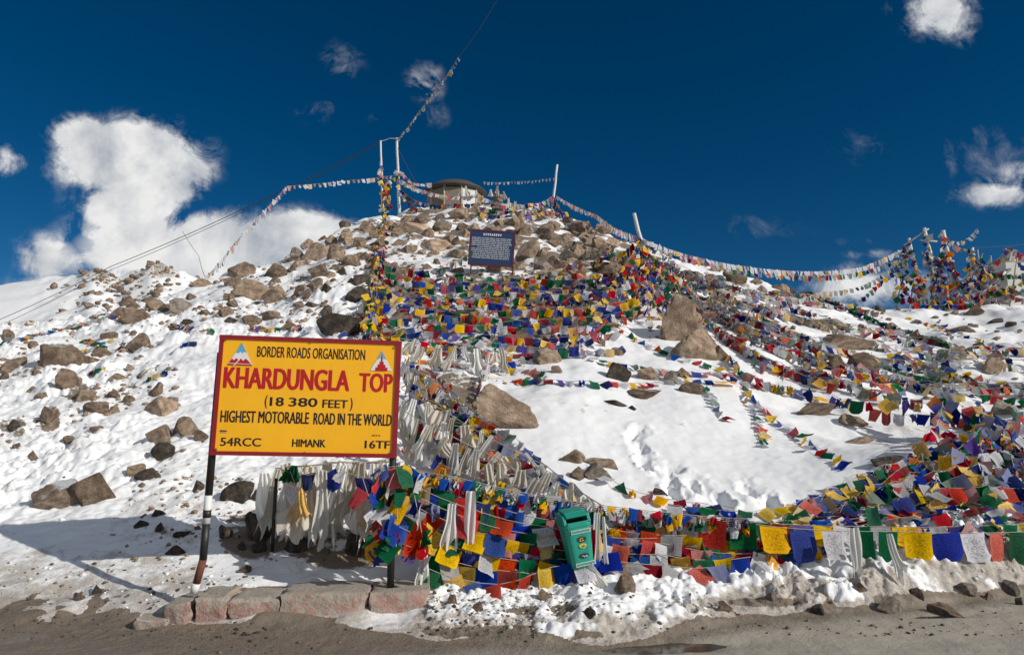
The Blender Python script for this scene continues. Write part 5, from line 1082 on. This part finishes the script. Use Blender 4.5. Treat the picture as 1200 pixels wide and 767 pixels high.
for k in range(5): flag_string(f'twisted bundle of rolled flags along the top rope of the curtain, {ORD[k]} strand', G_LOW, [(462,545+k*1.5,6.62),(540,560+k*2,6.7),(640,582+k*2.2,6.82),(780,600+k*2,6.9),(880,608+k*2,6.92)], .12, ('bright', 'deep', 'bright', 'mixed', 'bright')[k], sag=.008, wind=.6, gap=.9, crumple=1.0, vs=[12, 13, 8], jit=.015, joined=True)
flag_string('knot of blue flags tied at the lower right corner of the yellow sign', G_LOW, [(440,553,6.22),(458,546,6.2),(478,547,6.25),(498,556,6.35)], .2, 'bright', sag=.02, wind=.6, gap=.35, crumple=.7, jit=.03, joined=False)
for k, w in enumerate([[(444,556,6.2),(452,590,6.15),(456,630,6.12)],[(462,550,6.2),(466,590,6.15),(464,640,6.12)],[(480,554,6.3),(490,600,6.25),(500,655,6.22)],[(460,560,6.25),(445,610,6.2),(436,645,6.2)]]):
    flag_string(f'flag string hanging straight down beside the right sign post, {ORD[k]} from left', G_LOW, w, .18, 'bright', sag=.02, wind=.5, gap=.42, crumple=.4, jit=.05, joined=False)
for k, w in enumerate([[(325,548,6.95),(360,556,6.9),(400,548,6.88)],[(390,545,6.8),(430,560,6.75),(462,552,6.6)],[(340,552,6.8),(352,580,6.78),(348,612,6.75)],[(425,560,6.7),(440,600,6.65),(430,640,6.6)]]):
    flag_string(f'flag string mixed in with the scarves under the yellow sign, {ORD[k]} from left', 'flags under the yellow sign', w, .18, ('mixed', 'half', 'warm', 'deep')[k], sag=.05, wind=.4, gap=1.1, crumple=.6, jit=.03, joined=False)
# ---- scarves
S1 = 'white scarves hanging under the yellow sign'
scarf_row([(322,548,7.25),(390,541,7.2),(466,538,7.1)], 19, .55, .98, .26, 'limp white scarf hanging under the yellow sign, {0} from left in the back rank', S1, .75, wild=.3, jit=.08, ropelabel='rope behind the yellow sign carrying the back rank of white scarves')
scarf_row([(335,546,7.0),(400,541,6.95),(462,540,6.85)], 15, .4, .85, .24, 'limp white scarf hanging under the yellow sign, {0} from left in the front rank', S1, .65, wild=.3, jit=.08, ropelabel='rope behind the yellow sign carrying the front rank of white scarves')
S2 = 'white scarves on the heap beside the largest boulder'
for k in range(16):
    f = k/15; flag_string(f'flag string buried in the scarf heap, {ORD[k]} from top', 'flag strings on the scarf heap', [(474+3*k, 408+k*8, -.45), (506+8*k, 432+8*k, -.55), (545+10*k, 470+8*k, -.4)] if k % 2 else [(560+8*k, 480+7*k, -.45), (520+7*k, 485+7*k, -.5), (478+3*k, 470+6*k, -.5)], .19, ('half', 'mixed', 'faded')[k % 3], sag=.04, wind=.5, crumple=.5, gap=.85, jit=.05)
scarf_row([(470,455,-.75),(520,480,-.75),(570,510,-.7),(640,545,-.6),(706,592,-.45)], 32, .25, .62, .20, 'white scarf hanging on the heap beside the largest boulder, {0} from top left', S2, .55, wild=.55, jit=.12, ropelabel='upper rope of the scarf heap beside the largest boulder', lean=.12)
scarf_row([(472,480,-.8),(520,505,-.75),(580,535,-.65),(660,578,-.5)], 30, .25, .65, .20, 'white scarf low on the heap right of the sign, {0} from left', S2, .5, wild=.5, jit=.12, ropelabel='lower rope of the scarf heap right of the sign', lean=.12)
scarf_row([(470,425,-.55),(500,440,-.5),(540,470,-.5)], 12, .3, .5, .18, 'white scarf at the top of the heap beside the sign, {0} from left', S2, .4, ropelabel='top rope of the scarf heap beside the sign')
scarf_row([(466,396,-.6),(520,400,-.6),(590,408,-.5)], 15, .25, .6, .2, 'small white scarf under the notice curtain, {0} from left', 'white scarves under the notice curtain', .5, wild=.5, jit=.12, ropelabel='rope of pale scarves along the lower edge of the notice curtain')
S3 = 'long scarves hanging in the roadside curtain'
for k, (px, py, Y, l, w, c) in enumerate([(530,590,6.48,.5,.12,None),(552,575,6.5,.8,.13,None),(700,600,6.62,.78,.10,None),(707,605,6.6,.75,.07,None),(498,640,6.3,.42,.10,None),(1000,618,6.72,.55,.16,None),(1042,625,6.72,.5,.14,None),(448,600,6.4,.42,.14,'red'),(695,620,6.55,.55,.12,'crimson'),(352,572,6.85,.34,.12,'yellow'),(345,545,6.9,.25,.2,'green'),(520,548,6.9,.3,.14,'yellow')]):
    nm = {None: 'white', 'red': 'red', 'crimson': 'crimson', 'yellow': 'yellow', 'green': 'green'}[c]
    scarf(pt(px, py, Y), l, w, f'long {nm} scarf dangling in front of the roadside flags, {ORD[k]} of the loose ones', S3, 0, (SR.uniform(-.1, .1), SR.uniform(-.15, .15)), c, f'{nm}_scarf')
b0 = off+bin_.location
o = scarf(pt(690, 660, 6.42), .32, .12, 'white cloth trailing from under the green bin onto the snow', S3, 0, (.1, -.55))
for k, (px, py) in enumerate([(575,222),(583,218),(590,224),(596,232),(604,236),(546,218),(540,222)]):
    scarf(pt(px, py, cg.y-.7), .55, .22, f'tattered pale scarf on the summit cairn and shrine, {ORD[k]} of the tuft', 'pale scarves on the summit', 1, (0, .15*math.sin(k)))
# ---- cables
def cable(way, r, label, mat=CORD_D):
    P = rope_points(way, 'hang', .01); o = MB().tube([p-P[0] for p in P], r, 5, cap=False).build('cable', mat, None, loc=P[0]); tag(o, label, 'cable', 'cables across the sky')
cable([topB, (335,221,34), (130,312,38), (0,374,41), (-160,450,44)], .018, 'upper dark cable running from the thin summit pole down to the left')
cable([topB+Vector((0, 0, -.1)), (335,224,34), (130,316,38), (0,381,41), (-160,462,44)], .014, 'lower dark cable running from the thin summit pole down to the left')
cable([(538,66,30), (562,34,29), (600,-30,27.5)], .012, 'thin dark line rising above the wind-blown flag line')
cable([topB, (456,162,33), topA], .012, 'short cord between the two summit poles', CORD)
cable([topA+Vector((0, 0, -.4)), (488,215,gA.y-.4)], .012, 'stay wire slanting right from the tallest summit pole')
cable([(214,271,35), (233,300,32), (240,324,26)], .010, 'frayed thread hanging from the dark cable to the left ridge')
cable([(1142,290,CY), (1182,288,CY+.2), (1230,281,CY+.4)], .012, 'thin wire leading right from the pole cluster')
